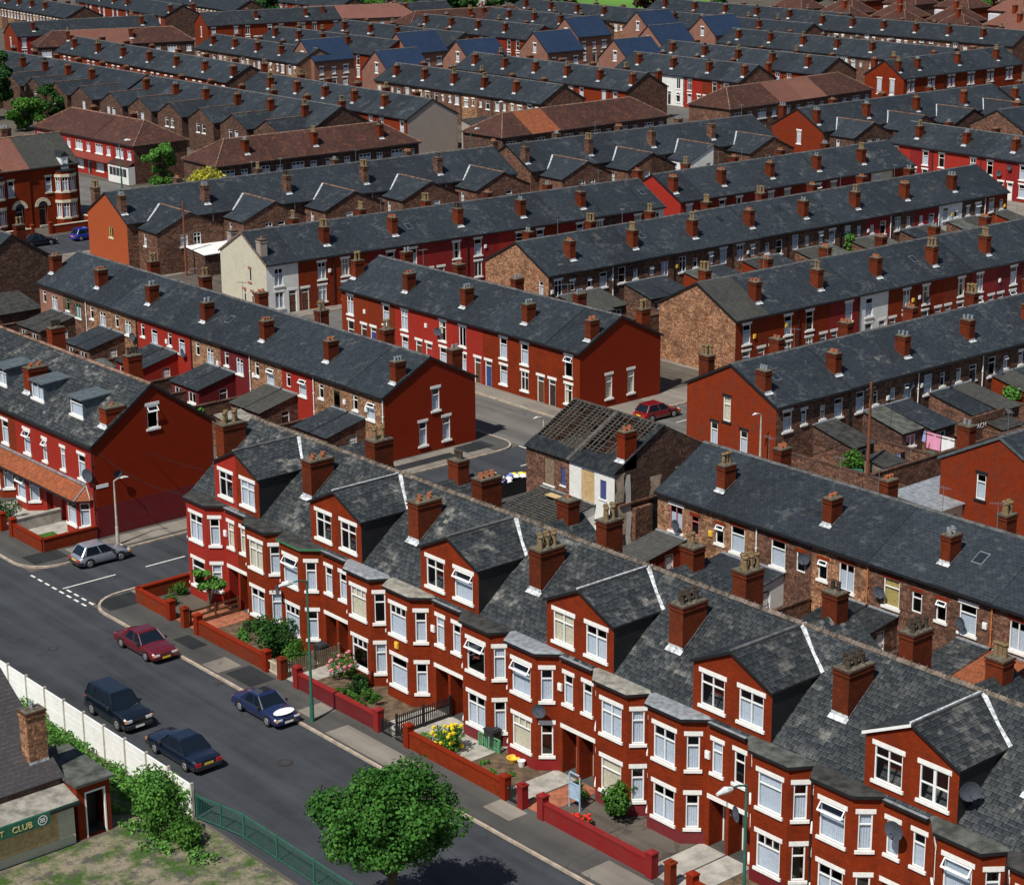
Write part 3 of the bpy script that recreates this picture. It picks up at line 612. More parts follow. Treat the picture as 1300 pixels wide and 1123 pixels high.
def row(p0, p1, n, desc, kind='front', walls='brick_rust', d=9.2, he=5.3, hr=7.6, rotbase=None, left=(), right=(), gable=None, gr=None, roof='slate_mid', near=True, st=(), stb=None, group=None, seed=0, hip='',
        wing=None, wingpar=0, ext=None, wallf=None, side='left', cap='', stm='brick_chimney', stx=None, wingd=4.2, wingw=3.5, barge='black', gable2=None, roofs=None, frame='white', hide=(), pipes='black', rp=None, ws=None, ridge='ridge_grey', dishes=.25, alarms=.3):
    rnd = random.Random(seed*13+n)
    dx, dy = p1[0]-p0[0], p1[1]-p0[1]; L = math.hypot(dx,dy); w = L/n; a = math.atan2(dy,dx)
    out = []; acc = 0
    for i in range(n):
        if ws: w = ws[i]
        wl = walls if isinstance(walls, str) else walls[i % len(walls)]
        rf = roofs[i] if roofs and i in roofs else roof
        tt = acc/L if ws else i/n; acc += w
        x, y = p0[0]+dx*tt, p0[1]+dy*tt
        ops = []
        if kind == 'front': ops = front_ops(i, w, rnd, near)
        elif kind == 'rear': ops = rear_ops(i, w, rnd)
        elif kind == 'semi': ops = [W_(.5,3.0,1.7,1.25,'three','net'), W_(w-1.6,3.1,.9,1.1,'pair','none'), W_(.5,.7,1.9,1.4,'three','net'), D_(w-1.3,.1,.9,2.1,rnd.choice(['door_white','door_red','door_dark']))]
        if wallf: ops = wallf(i, w, rnd, ops)
        if w < 3.2: ops = ops[:1]; ops[0]['x'] = .8
        nl = ORD[i] if i < 20 else 'last'
        if i == n-1 and n > 1: nl = 'last'
        hp = ('l' if i == 0 and 'l' in hip else '')+('r' if i == n-1 and 'r' in hip else '')
        if n == 1: lab = f"{wname(wl)} {desc}"
        else: lab = f"{wname(wl)} house, {nl} from left in {desc}"
        hs = house(x, y, a, w, d, he, hr, lab, wl, ops, left if (i == 0 and left is not None) else None, right if (i == n-1 and right is not None) else None,
                   (gable if i == 0 else gr) if (gable or gr) and i in (0,n-1) else None, rf, near, group or f"houses of {desc}", hp, barge, ridge=ridge)
        put(hs, ops, near=near)
        if i == 0 and left: put(hs, left, -PI/2, 0, d, near)
        if i == n-1 and right: put(hs, right, PI/2, w, 0, near)
        # stacks at boundary i (left side of house i) or at the far end
        for s, bk in ((st, False), (stb if stb is not None else st, True)):
            if i in s:
                o_ = .36 if i == 0 else 0
                stack(hs, o_, he, hr, d, top=hr+.15, mat=stm, back=bk)
            if i == n-1 and n in s: stack(hs, w-.38, he, hr, d, top=hr+.15, mat=stm, back=bk)
        if wing is not None and i not in hide:
            sd = 'r' if (i+wingpar) % 2 == 0 else 'l'
            wm = wing if isinstance(wing, str) else wing[i % len(wing)]
            wo = min(wingw, w-.2)
            gx = .35 if sd == 'l' else wo-1.25
            wops = [W_(gx, 2.9, .9, 1.35, rnd.choice(['transom','cross','sash']), rnd.choice(['net','none','full']), l=None)] if rnd.random() < .85 else []
            sop = [W_(wingd*.3, 2.9, .55, 1.3, 'sash', 'net', l=None)]
            outrigger(hs, w, sd, wo, wingd, 4.7, 6.5, wm, rf, wops, sop, near, run=1.2/((hr-he)/(d/2))+.1, mk=(hr-he)/(d/2))
        if ext is not None and i not in hide and i in ext:
            e = ext[i]; lean(hs, *e[:2], e[2], e[3], e[4], e[5], e[6], near=near, ops=[W_(.5,1.0,1.1,.9,'pair','none',l=None)] if e[2] > 2 else (), side=[D_(e[2]*.55,.05,.8,1.95,rnd.choice(['door_white','door_dark']),l=None)] if e[2] > 2.4 else ())
        if i % 2 == 1 and pipes: pipe(hs, w-.05, .2, he-.15, pipes if isinstance(pipes,str) else rnd.choice(pipes), -.09)
        if near and rnd.random() < dishes: dish(hs, rnd.uniform(.5,w-.5), 0, rnd.uniform(3.2,4.4), rnd.uniform(-.2,.5))
        if near and rnd.random() < alarms: alarm(hs, rnd.choice([.4,w-.5,2.3]), rnd.uniform(3.2,3.8), rnd.choice(['white','white','alarm_yellow']))
        if near and kind in ('front','rear') and rnd.random() < .3:
            kk_ = (hr-he)/(d/2); b = MB(); px0, py0, pw_, ph_ = rnd.uniform(.5,w-1.8), rnd.uniform(.4,d/2-1.6), rnd.uniform(.4,1.4), rnd.uniform(.25,1.0)
            z_ = lambda y: he+kk_*y+.118; b.face([(px0,py0,z_(py0)),(px0+pw_,py0,z_(py0)),(px0+pw_*.9,py0+ph_,z_(py0+ph_)),(px0+.1,py0+ph_,z_(py0+ph_))]); b.build('roof_patch', rnd.choice(['slate_dark','flash_dull','slate_old','tile_grey']), hs)
        if near and kind in ('front','rear') and rnd.random() < .12:
            kk_ = (hr-he)/(d/2); b = MB(); x_, y_ = rnd.uniform(1,w-1.5), rnd.uniform(1.8,2.6); z_ = lambda y: he+kk_*y+.16
            b.face([(x_,y_,z_(y_)),(x_+.6,y_,z_(y_)),(x_+.6,y_+.7,z_(y_+.7)),(x_,y_+.7,z_(y_+.7))]); b.face([(x_-.06,y_-.06,z_(y_-.06)-.02),(x_+.66,y_-.06,z_(y_-.06)-.02),(x_+.66,y_+.78,z_(y_+.78)-.02),(x_-.06,y_+.78,z_(y_+.78)-.02)],1); b.build('rooflight', ['glass_dark','metal'], hs)
        if near and rnd.random() < .25: aerial(hs, rnd.uniform(.6,w-.6), d/2+.3, hr)
        out.append(hs)
    return out
# ------------------------------------------------------------------ the bay fronted terrace by the main road
FW, FD, FHE, FHR = 5.13, 9.7, 6.45, 10.35
BAYROOF = ['felt','felt','felt','lead','felt_pale','felt','lead','felt_pale','lead','feltg','felt','feltg','felt','felt']
def bay_house(j, y0, label, wall, side, plinth=None, near=True):
    rnd = random.Random(50+j)
    mir = side == 'r'; w, d = FW, FD; k = (FHR-FHE)/(d/2)
    root = thing('terraced_house', label, 'house', (62,y0,0), -PI/2, 'bay fronted brick houses along the main road')
    X = (lambda x: w-x) if mir else (lambda x: x)
    def seg(b, pa, pb, ops, top, m=0, base=-.1):   # wall segment between two plan points, outward on the right hand
        a = math.atan2(pb[1]-pa[1], pb[0]-pa[0]); L = math.hypot(pb[0]-pa[0], pb[1]-pa[1])
        b.at(pa[0],pa[1],0,a).wall(L, [(0,top),(L,top)], holes(ops), m, base=base); b.M = None
        return a, L
    bayp = [(.05,0),(.72,-.85),(2.9,-.85),(3.68,0)]
    if mir: bayp = [(w-q[0],q[1]) for q in reversed(bayp)]
    cur = lambda: rnd.choice(['net','net','full','net','drape','none'])
    b = MB(); put_list = []
    for i in range(3):
        pa, pb = bayp[i], bayp[i+1]; L = math.hypot(pb[0]-pa[0], pb[1]-pa[1])
        ww = 1.42 if i == 1 else .62
        kk = rnd.choice(['transom','cross','transom','trip']) if i == 1 else 'transom'
        ku = rnd.choice(['transom','cross','open','trip']) if i == 1 else 'transom'
        ops = [W_((L-ww)/2, .95, ww, 1.72, kk, cur()), W_((L-ww)/2, 3.95, ww, 1.72, ku, cur())]
        a, _ = seg(b, pa, pb, ops, FHE)
        put_list.append((ops, a, pa))
    # main wall: strip beside the bay with two narrow windows over the recessed doors
    xa, xb = (3.68, w) if not mir else (0, w-3.68)
    du = .66
    if not mir: ops = [W_(xa+.42, 4.0, du, 1.6, 'transom', cur()), D_(xa+.3, .1, 1.05, 2.5, rnd.choice(['door_white','door_white','door_brown','door_dark','door_red']), r=.95)]
    else: ops = [W_(xb-.42-du, 4.0, du, 1.6, 'transom', cur()), D_(xb-1.35, .1, 1.05, 2.5, rnd.choice(['door_white','door_white','door_brown','door_dark','door_green']), r=.95)]
    b.wall(xb, [(xa,FHE),(xb,FHE)], holes(ops), 0, x0=xa, base=-.1)
    b.wall(min(xa,.05) if not mir else w, [(0,FHE),(w,FHE)], (), 0, x0=0 if not mir else w-.05, base=-.1)
    b.at(w,d,0,PI).wall(w, [(0,FHE),(w,FHE)], (), 1, base=-.1)
    endl = (j == 0)
    if endl: b.at(0,d,0,-PI/2).wall(d, [(0,FHE),(d/2,FHR),(d,FHE)], (), 0, base=-.1)
    b.M = None
    for z in (.05, 3.1, FHE-.03):
        b.face([(q[0],q[1]+.01,z) for q in bayp]); b.face([(0,.96,z),(w,.96,z),(w,d-.1,z),(0,d-.1,z)])
        if z > 3: b.face([(0,.005,z),(w,.005,z),(w,.96,z),(0,.96,z)])
    b.build('wall', [wall,'brick_brown'], root)
    for ops_, a, pa in put_list: put(root, ops_, a, pa[0], pa[1])
    put(root, ops)
    if plinth:
        pb_ = MB()
        for i in range(3):
            pa, pb = bayp[i], bayp[i+1]; a = math.atan2(pb[1]-pa[1], pb[0]-pa[0]); L = math.hypot(pb[0]-pa[0], pb[1]-pa[1])
            pb_.at(pa[0],pa[1],0,a).box(-.008,-.012,-.1,L+.008,0,.78); 
        pb_.M = None
        pb_.build('painted_plinth', plinth, root)
    # flat bay roof with a deep edge, and a lead gutter beside it
    br = MB(); o_ = .17
    bp = [(0,.25),(0,-.05),(.62,-.85-o_),(3.0,-.85-o_),(3.95,-.02),(3.95,.25)]
    if mir: bp = [(w-q[0],q[1]) for q in reversed(bp)]
    br.prism(bp, FHE-.02, FHE+.13, 1, 1, True)
    bi = [(q[0]*.97+(.06 if not mir else .1), q[1]+.12 if q[1] < 0 else q[1]) for q in bp]
    n = len(bp)
    ring0 = [(q[0],q[1],FHE+.131) for q in bp]; cx_ = sum(q[0] for q in bp)/n
    ring1 = [(cx_+(q[0]-cx_)*.9, q[1]*.86+.04, FHE+.2) for q in bp]
    for i in range(n): br.face([ring0[i],ring0[(i+1)%n],ring1[(i+1)%n],ring1[i]], 0)
    br.face(ring1, 0)
    br.build('bay_roof', [BAYROOF[j % len(BAYROOF)], 'black' if j != 2 else 'pipe_green'], root)
    g = MB(); ga, gb = (3.95, w) if not mir else (0, w-3.95)
    g.box(ga,-.2,FHE-.08,gb,.12,FHE+.06,0); g.box(ga,-.19,FHE+.061,gb,.12,FHE+.075,1); g.build('gutter', ['black','lead'], root)
    # main roof
    up = .09; P = roof_polys(w, d, FHE, FHR, -.12 if endl else 0, w, .08, up=up)
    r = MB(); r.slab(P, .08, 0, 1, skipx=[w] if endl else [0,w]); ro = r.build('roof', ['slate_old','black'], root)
    t = MB(); rz = FHR+up; nn = 12
    for i in range(nn):
        x0_, x1_ = w*i/nn, w*(i+1)/nn-.02; j_ = rnd.uniform(-.015,.02)
        t.face([(x0_,d/2-.16,rz-.08+j_),(x1_,d/2-.16,rz-.08+j_),(x1_,d/2,rz+.07+j_),(x0_,d/2,rz+.07+j_)]); t.face([(x0_,d/2,rz+.07+j_),(x1_,d/2,rz+.07+j_),(x1_,d/2+.16,rz-.08+j_),(x0_,d/2+.16,rz-.08+j_)]); t.box(x1_-.04,d/2-.03,rz+.05,x1_,d/2+.03,rz+.14)
    t.build('ridge_tiles', 'ridge_old', ro)
    # half of the brick dormer shared with the neighbour
    hw, ze, za = 2.45, 9.1, 10.25; yb = .12
    xc = w if not mir else 0; xo = w-hw if not mir else hw
    dm = MB(); wd = 1.5; z0 = 7.1
    if not mir:
        ops2 = [W_(.5, z0, wd, 1.6, rnd.choice(['cross','sashpair','cross']), cur() if rnd.random() < .6 else 'none')]
        dm.at(xo,yb,0,0).wall(hw, [(0,ze),(hw,za)], holes(ops2), 0, base=FHE-.05)
        dm.at(xo,yb+3.4,0,-PI/2).wall(3.4, [(0,ze),(3.4,ze)], (), 1, base=FHE)
    else:
        ops2 = [W_(hw-.5-wd, z0, wd, 1.6, rnd.choice(['cross','sashpair','cross']), cur() if rnd.random() < .6 else 'none')]
        if j == 5: ops2[0]['k'] = 'open'
        dm.at(0,yb,0,0).wall(hw, [(0,za),(hw,ze)], holes(ops2), 0, base=FHE-.05)
        dm.at(hw,yb,0,PI/2).wall(3.4, [(0,ze),(3.4,ze)], (), 1, base=FHE)
    dm.M = None
    dm.face([(min(xo,xc),yb+.9,FHE),(max(xo,xc),yb+.9,FHE),(max(xo,xc),yb+.9,ze+.0),(min(xo,xc),yb+.9,ze+.0)], 0)
    do = dm.build('dormer', [wall,'black'], root)
    for o in ops2: o['x'] += (xo if not mir else 0)
    put_d = MB()
    for o in ops2: window(do, o['x'], yb, o['z'], o['w'], o['h'], 0, o['k'], 'white' if j != 2 and j != 3 or True else 'white', 'stone_white', 'stone_white', o['c'])
    s = 1 if not mir else -1; e = .12
    kd = (za-ze)/hw; xe = xo-s*e
    yback = lambda z: (z-FHE)/k
    zu = .1
    Q = [(xe,yb-.14,ze-kd*e+zu),(xc,yb-.14,za+zu),(xc,yback(za)-.02,za+zu),(xe,yback(ze-kd*e)-.02,ze-kd*e+zu)]
    if mir: pass
    if not mir: Q = Q
    else: Q = [Q[1],Q[0],Q[3],Q[2]]
    dr = MB(); dr.slab([Q], .09, 0, 1, skipx=[xc]); dro = dr.build('dormer_roof', ['slate_old' if j % 4 else 'slate_mid','black'], root)
    f2 = MB()
    q0, q1 = Vector((xe,yback(ze-kd*e)+.0,ze-kd*e+zu+.03)), Vector((xc,yback(za),za+zu+.03))
    if mir: f2.face([q0, q0+Vector((.12,.22,.12)), q1+Vector((.1,.25,.1)), q1+Vector((0,-.1,.01))], 0)
    f2.box(min(xc,xc-s*.1),yb-.14,za+zu-.02,max(xc,xc-s*.1),yback(za),za+zu+.07,1)
    f2.build('flashing', ['flash','ridge_grey' if j % 4 != 2 else 'flash'], dro)
    bb = MB()
    A = [(xe,yb-.16,ze-kd*e-.04),(xc,yb-.16,za-.04),(xc,yb-.16,za+zu+.01),(xe,yb-.16,ze-kd*e+zu+.01)]
    if mir: A = A[::-1]
    bb.face(A); bb.build('bargeboard', 'black' if j not in (10,) else 'white', root)
    # stacks by the party line away from the dormer
    pots = ['tall','short','short','short','short','tall','tall','dark','tall','dark','tall','dark','tall','tall'][j]
    if mir:
        yy = 2.0; chimney(root, w-.82, yy, .92, 1.65, FHE+k*yy+.09, 10.45, 'brick_chimney', pots, 6 if pots != 'short' else 4, k)
        chimney(root, w-.82+rnd.uniform(-.15,.1), 6.5+rnd.uniform(-.2,.3), rnd.uniform(.8,1.0), rnd.uniform(1.1,1.5), FHR-k*(6.6-d/2)+.09, 10.9+rnd.uniform(-.3,.3), rnd.choice(['brick_chimney','brick_brown','brick_chimney']), rnd.choice(['short','tall','dark','tall']), rnd.choice([3,4,5,6]), 0, False)
    if endl:
        chimney(root, .0, 2.0, .92, 1.65, FHE+k*2.0+.09, 10.6, 'brick_chimney', 'tall', 4, k)
    # rear wing, half of a gabled pair
    rw = MB(); wl, wd_, wh, wr = 2.9, 4.6, 4.9, 7.0
    px = w if mir else 0     # ridge over the party line between the pairs
    x1 = px-wl if mir else wl
    rw.at(max(px,x1), d+wd_, 0, PI).wall(wl, [(0,wr),(wl,wh)] if mir else [(0,wh),(wl,wr)], (), 0, base=-.1)
    if mir: rw.at(x1,d+wd_,0,-PI/2).wall(wd_, [(0,wh),(wd_,wh)], (), 0, base=-.1)
    else: rw.at(x1,d,0,PI/2).wall(wd_, [(0,wh),(wd_,wh)], (), 0, base=-.1)
    rw.M = None; ro2 = rw.build('back_wing', 'brick_brown', root)
    kk = (wr-wh)/wl; xe2 = x1+(.15 if not mir else -.15)
    Pq = [(px,d-1.6,wr+.08),(xe2,d-1.6,wh-kk*.15+.08),(xe2,d+wd_+.12,wh-kk*.15+.08),(px,d+wd_+.12,wr+.08)]
    if not mir: Pq = Pq[::-1]
    Pq = Pq if (Vector(Pq[1])-Vector(Pq[0])).cross(Vector(Pq[2])-Vector(Pq[1])).z > 0 else Pq[::-1]
    q = MB(); q.slab([Pq], .07, 0, 1, skipx=[px]); q.build('back_wing_roof', ['slate_old','black'], ro2)
    if mir: chimney(root, w-.5, d+wd_-1.5, 1.0, .9, 6.9, 8.3+rnd.uniform(-.4,.4), rnd.choice(['brick_chimney','brick_brown']), rnd.choice(['dark','tall','short']), rnd.choice([1,2,3]), 0, False)
    return root
fdesc = ['with a tree by its gate','beside the bright red end house','with red alarm wall','behind the leafy hedge']
Fy = [103.9-i*FW for i in range(14)]
flab = ['bright red painted bay fronted house at the street corner',
 'brick bay fronted house with green bay roof edge, beside the bright red one',
 'brick bay fronted house behind the large dark hedge and picket gate',
 'brick bay fronted house with hanging baskets, right of the hedge and lamp post',
 'brick bay fronted house with yellow alarm box over the rose bushes',
 'brick bay fronted house with purple red plinth beside the black picket fence',
 'brick bay fronted house behind the yellow flowering bush and dark bin',
 'brick bay fronted house with maroon plinth and yellow pot in its yard',
 'brick bay fronted house behind the pale blue frame stand',
 'brick bay fronted house with shrub at its door, lead bay roof',
 'brick bay fronted house whose dormer has a pale wooden bargeboard',
 'brick bay fronted house under the right half of the nearest dormer',
 'brick bay fronted house next to last at the lower right corner',
 'brick bay fronted house last at the lower right corner']
for j in range(14):
    wl = 'paint_red' if j == 0 else 'brick_accrington'
    pl = {5:'plinth',7:'plinth',6:'paint_crimson',9:'paint_maroon',8:'plinth'}.get(j)
    h = bay_house(j, Fy[j], flab[j], wl, 'l' if j % 2 == 0 else 'r', pl)
    if j == 2: dish(h, 1.0, -.9, 3.45, -.3)
    if j == 6: dish(h, 3.2, -.75, 3.6, .5)
    if j == 9: dish(h, 1.8, -.9, 3.3, -.4)
    if j in (11,): dish(h, 2.55, .6, 8.2, .9, .45)
    if j in (13,): dish(h, 2.55, .6, 8.2, .9, .45)
    if j == 10: dish(h, FW-.2, -.3, 5.6, .1, .45)
    if j == 4: alarm(h, 1.7, 3.2, 'alarm_yellow', -.86)
    if j in (0, 4, 6, 8): alarm(h, 3.85, 4.6)
    if j % 2 == 1: pipe(h, FW-.03, .1, FHE, 'black', -.06)
# ------------------------------------------------------------------ the painted house pair left of the side street
def corner_house(j, y0, label, wall, mir, last=False):
    w, d, he, hr = 5.6, 9.4, 6.7, 10.1; rnd = random.Random(80+j)
    def mx(x, ww): return w-x-ww if mir else x
    ops = [W_(mx(1.2,.95), 3.95, .95, 1.7, 'transom' if mir else 'open', 'net'), W_(mx(4.0,.6), 4.0, .6, 1.55, 'transom' if mir else 'open', 'full'),
           D_(mx(4.0,.95), .15, .95, 2.3, 'door_white' if mir else 'door_dark', r=.5, l=None)]
    right = [W_(4.3, 7.0, .85, 1.6, 'open', 'none')] if last else None
    h = house(62, y0, -PI/2, w, d, he, hr, label, wall, ops, None, right, 'paint_gable' if last else None, 'slate_old', True, 'bay fronted houses left of the side street', '', 'black', ridge='ridge_clay', name='terraced_house')
    put(h, ops)
    if last: put(h, right, PI/2, w, 0)
    # canted bay
    bp = [(.55,0),(1.15,-.85),(2.75,-.85),(3.4,0)]
    if mir: bp = [(w-q[0],q[1]) for q in reversed(bp)]
    b = MB(); pl = []
    for i in range(3):
        pa, pb = bp[i], bp[i+1]; a = math.atan2(pb[1]-pa[1], pb[0]-pa[0]); L = math.hypot(pb[0]-pa[0], pb[1]-pa[1]); ww = 1.2 if i == 1 else .68
        o = [W_((L-ww)/2, .85, ww, 1.65, 'transom' if not (i == 1 and not mir) else 'open', 'net', l=None)]
        b.at(pa[0],pa[1],0,a).wall(L, [(0,2.75),(L,2.75)], holes(o), 0, base=-.1); pl.append((o,a,pa))
    b.M = None; bo = b.build('bay', wall, h)
    for o, a, pa in pl: put(bo, o, a, pa[0], pa[1])
    r = MB(); x1 = w-.35 if last else w
    if last: polys = [[(0,-1.15,2.75),(x1-.6,-1.15,2.75),(x1-.9,-.001,3.55),(0,-.001,3.55)],[(x1-.6,-1.15,2.75),(x1,-.25,2.75),(x1,-.001,2.78),(x1-.9,-.001,3.55)]]
    else: polys = [[(0,-1.15,2.75),(w,-1.15,2.75),(w,-.001,3.55),(0,-.001,3.55)]]
    r.slab(polys, .07, 0, 1, skipx=[0] if last else [0,w]); r.box(0,-.14,3.55,x1-.9 if last else w,-.003,3.66,2)
    if last: r.tube((x1-.6,-1.15,2.78),(x1-.9,-.01,3.58),.05,n=5,m=2); r.tube((x1,-.25,2.8),(x1-.9,-.01,3.58),.05,n=5,m=2)
    r.box(0,-1.26,2.62,x1-.5 if last else w,-1.14,2.74,1)
    r.build('porch_roof', ['tile_orange','black','lead'], h)
    # lead clad box dormer
    k = (hr-he)/(d/2); dd = MB(); xd = .7; y0_ = 1.1; zb = he+k*y0_+.1; zt = zb+1.45
    o = [W_(.1, .12, 1.7, 1.25, 'pair', 'net', s=None, l=None)]
    dd.at(xd,y0_,zb).wall(1.9, [(0,1.45),(1.9,1.45)], holes(o), 0, base=-.05); dd.M = None
    yb = (zt-he)/k
    dd.face([(xd+1.9,y0_,zb),(xd+1.9,yb,zt),(xd+1.9,y0_,zt)],0); dd.face([(xd,y0_,zb),(xd,y0_,zt),(xd,yb,zt)],0)
    dd.face([(xd,y0_+.5,zb),(xd+1.9,y0_+.5,zb),(xd+1.9,y0_+.5,zt),(xd,y0_+.5,zt)],0)
    do = dd.build('dormer', 'leadclad', h); window(do, xd+.1, y0_, zb+.12, 1.7, 1.25, 0, ['transom','pair','three'][j % 3], 'white', 'stone_white', None, 'net')
    q = MB(); q.slab([[(xd-.12,y0_-.18,zt),(xd+2.02,y0_-.18,zt),(xd+2.02,yb+.3,zt+.15),(xd-.12,yb+.3,zt+.15)]], .08, 0, 0); q.build('dormer_roof', 'leadclad', h)
    if not mir: chimney(h, -.75, 1.3, .85, 1.5, he+k*1.3+.09, 9.6, 'brick_rust', 'short', 4, k)
    if last: chimney(h, w-.95, 1.2, .9, 1.5, he+k*1.2+.09, 9.0, 'brick_rust', 'short', 1, k)
    if j % 2: chimney(h, w-.7, 6.2, .8, 1.1, hr-k*(6.2-d/2)+.09, 10.7, 'brick_rust', 'dark', 3, 0, False)
    return h
plain('leadclad', (.085,.105,.115), .5, nz=.25)
for j in range(5):
    yy = 116.3+5.6*(j+1)
    lab = ['bright red corner house with large satellite dish and blank red gable','bright red painted house left of the corner house, open top window','orange brick bay fronted house at the left edge, second from the corner pair','brick bay fronted house further left, mostly out of view','brick bay fronted house furthest left along the main road'][j]
    h = corner_house(j, yy, lab, 'paint_red' if j < 2 else 'brick_rust', j % 2 == 0, j == 0)
    if j == 0:
        dish(h, 5.2, -.05, 4.6, .3, .48); dish(h, 5.6, 1.6, 4.4, PI/2, .3)
        q = MB(); q.box(5.6,.01,-.1,5.612,9.39,2.3); q.build('painted_plinth','paint_maroon',h)
        s = MB(); s.box(5.6,.1,3.6,5.63,1.0,3.85); s.build('street_sign', 'white', h)
        lw = MB(); lw.at(11.2-5.6, 9.4, 0, 0); 
        pipe(h, 5.55, .2, 6.6, 'black', -.09)
# ------------------------------------------------------------------ terraces of the middle distance
gw = lambda *a, **k: W_(*a, **k)
dk = dict(s='black', l='black')
# row M: red fronts facing the street, blank red gable at its right end
row((106.6,149.7),(106.6,116.7), 8, 'red fronted terrace in the middle', 'front', ['brick_rust','brick_rust','paint_red','paint_red','paint_red','brick_accrington','brick_accrington','brick_accrington'],
    right=[W_(2.9,.85,.75,2.0,'transom','drape'), W_(5.4,.85,.75,2.0,'transom','drape')], gr='paint_gable', st=(0,2,4,6,8), seed=3, pipes=None, barge='black')
# row L: rears facing the camera
def Lwin(i, w, rnd, ops):
    f = 'green_frame' if i == 1 else 'white'
    o = [W_(.6,3.5,.6,1.15,'transom','none',s='stone_white' if i % 3 else None,l=None,f=f), W_(2.35,3.15,1.0,1.35,'pair' if i == 1 else rnd.choice(['transom','cross','open']),'net',s='stone_white',l=None,f=f)]
    if i == 10: o[1] = W_(2.4,3.0,1.0,1.6,'','none',f='board',s=None,l=None)
    return o
LW = ['brick_pink','brick_brown','brick_ochre','brick_ochre','paint_red','paint_red','brick_ochre','paint_maroon','brick_ochre','paint_red','brick_ochre','brick_ochre']
Lext = {}
for q, (wl, rf) in {0:('brick_dark','felt'),2:('brick_brown','slate_mid'),4:('paint_crimson','slate_mid'),6:('paint_maroon','slate_mid'),8:('brick_brown','tile_grey'),10:('brick_brown','slate_mid')}.items():
    Lext[q] = (2.4, 4.5, 3.6, 3.1, 2.25, wl, rf); 
for q, (wl, rf) in {1:('brick_dark','felt'),3:('brick_brown','slate_mid'),5:('paint_red','slate_mid'),7:('paint_maroon','slate_mid'),9:('brick_brown','tile_grey'),11:('brick_brown','slate_mid')}.items():
    Lext[q] = (.0, 2.1, 3.6, 3.1, 2.25, wl, rf)
LR = row((86.75,171),(86.75,116.8), 12, 'row of backs ending in dark red gable', 'rear', LW, d=8.9, wallf=Lwin, ext=Lext,
    right=[W_(4.6,3.3,.75,1.75,'transom','net'), W_(3.3,.75,.75,1.85,'transom','net'), W_(5.6,.75,.75,1.85,'transom','net')], gr='paint_gable', left=(), st=(0,2,4,6,8,10,12), stb=(2,4,6,8,10,12), seed=5, pipes=['white','black','pipe_green'])
b = MB(); b.box(4.17,7.5,2.85,4.2,8.4,3.1); b.build('street_sign','white',LR[-1])
# row T: ochre backs lower right
def Twin(i, w, rnd, ops):
    m = i % 2 == 1; mx = (lambda x, q: w-x-q) if m else (lambda x, q: x)
    fr = 'pink_frame' if i == 0 else 'white'
    o = [W_(mx(1.1,1.15),2.95,1.15,1.7,'transom' if i % 3 else 'pair','net' if i != 4 else 'gold',f=fr,l='brick_rust' if i % 5 else 'stone_white',s='stone_white'), W_(mx(3.15,.7),3.15,.7,1.25,'open' if i % 2 else 'transom','none',f=fr,l='brick_rust',s='stone_white' if i % 2 else None)]
    if i < 2: o[1]['x'] = mx(3.0,.55)
    return o
TX = {0:(.1,2.6,4.2,2.6,1.9,'brick_rust','tile_grey'), 1:(1.5,4.35,4.2,2.6,1.9,'brick_brown','slate_mid'), 2:(.05,2.2,4.4,2.7,1.9,'paint_white','slate_mid'), 3:(2.4,4.35,4.2,2.5,1.9,'brick_brown','slate_dark'), 4:(.05,2.2,4.2,2.5,1.9,'brick_brown','slate_dark'), 5:(2.2,4.35,4.2,2.5,1.9,'brick_brown','slate_old'), 6:(.05,2.5,4.2,2.5,1.9,'brick_brown','tile_orange'), 7:(1.9,4.3,4.2,2.6,1.9,'brick_brown','slate_mid')}
row((86.45,87.2),(86.45,43.6), 10, 'backs below the derelict house', 'rear', ['brick_ochre','brick_ochre','brick_brown','brick_mottled','brick_brown','brick_brown','brick_brown','brick_dark','brick_brown','brick_brown'], d=8.6, wallf=Twin, ext=TX,
    left=(), st=(1,3,5,7), stb=(1,3,5,7), seed=7, pipes=['black','white','pipe_orange'], dishes=.5)
# rows running away to the right
Gw = [W_(3.0,3.1,.75,1.75,'transom','net',**dk), W_(5.3,.9,.75,1.85,'transom','net',**dk)]
row((105.6,70.2),(142,69.8), 9, 'terrace at the right edge with navy bargeboard', 'rear', 'brick_brown', d=9.4, hr=7.7, left=Gw, gable='brick_rust', barge='leadclad', st=(2,4,6), stb=(0,2,4,6), seed=9, pipes=None)
def Rx(n, seed, wl='brick_brown', skip=()):
    r = random.Random(seed); e = {}
    for i in range(n):
        if i in skip: continue
        wd = r.uniform(2.3,2.8); x0, x1 = (.05, wd) if i % 2 else (4.0-wd, 4.0)
        e[i] = (x0, x1, r.uniform(3.8,5.0), 3.1, 2.2, r.choice([wl,wl,'brick_rust','brick_dark']), r.choice(['slate_mid','slate_mid','tile_grey','felt','feltg']))
    return e
row((106.5,95.2),(151,94.6), 11, 'terrace with orange gable by the red hatchback', 'rear', ['brick_brown','brick_brown','brick_brown','brick_brown','brick_dark','brick_brown'], d=9.3, ext=Rx(11,4,skip=(0,)),
    left=[W_(3.9,3.1,.75,1.9,'transom','drape',**dk), W_(2.6,.9,.75,1.85,'transom','net',**dk), W_(5.7,.9,.75,1.85,'transom','net',**dk)], gable='brick_rust', st=(0,2,4,6,8,10), seed=11, pipes=['white','black'])
row((124,115.8),(175.4,114.2), 13, 'red fronts right of the mottled brick gable', 'front', ['brick_rust','brick_accrington','brick_accrington','paint_crimson','paint_white','brick_rust','brick_accrington','brick_rust','paint_crimson','paint_maroon','paint_crimson','brick_rust','brick_rust'], d=9.7, hr=7.8,
    left=(), gable='brick_mottled', roofs={0:'tile_grey'}, st=(1,3,5,7,9,11), seed=13, dishes=.3)
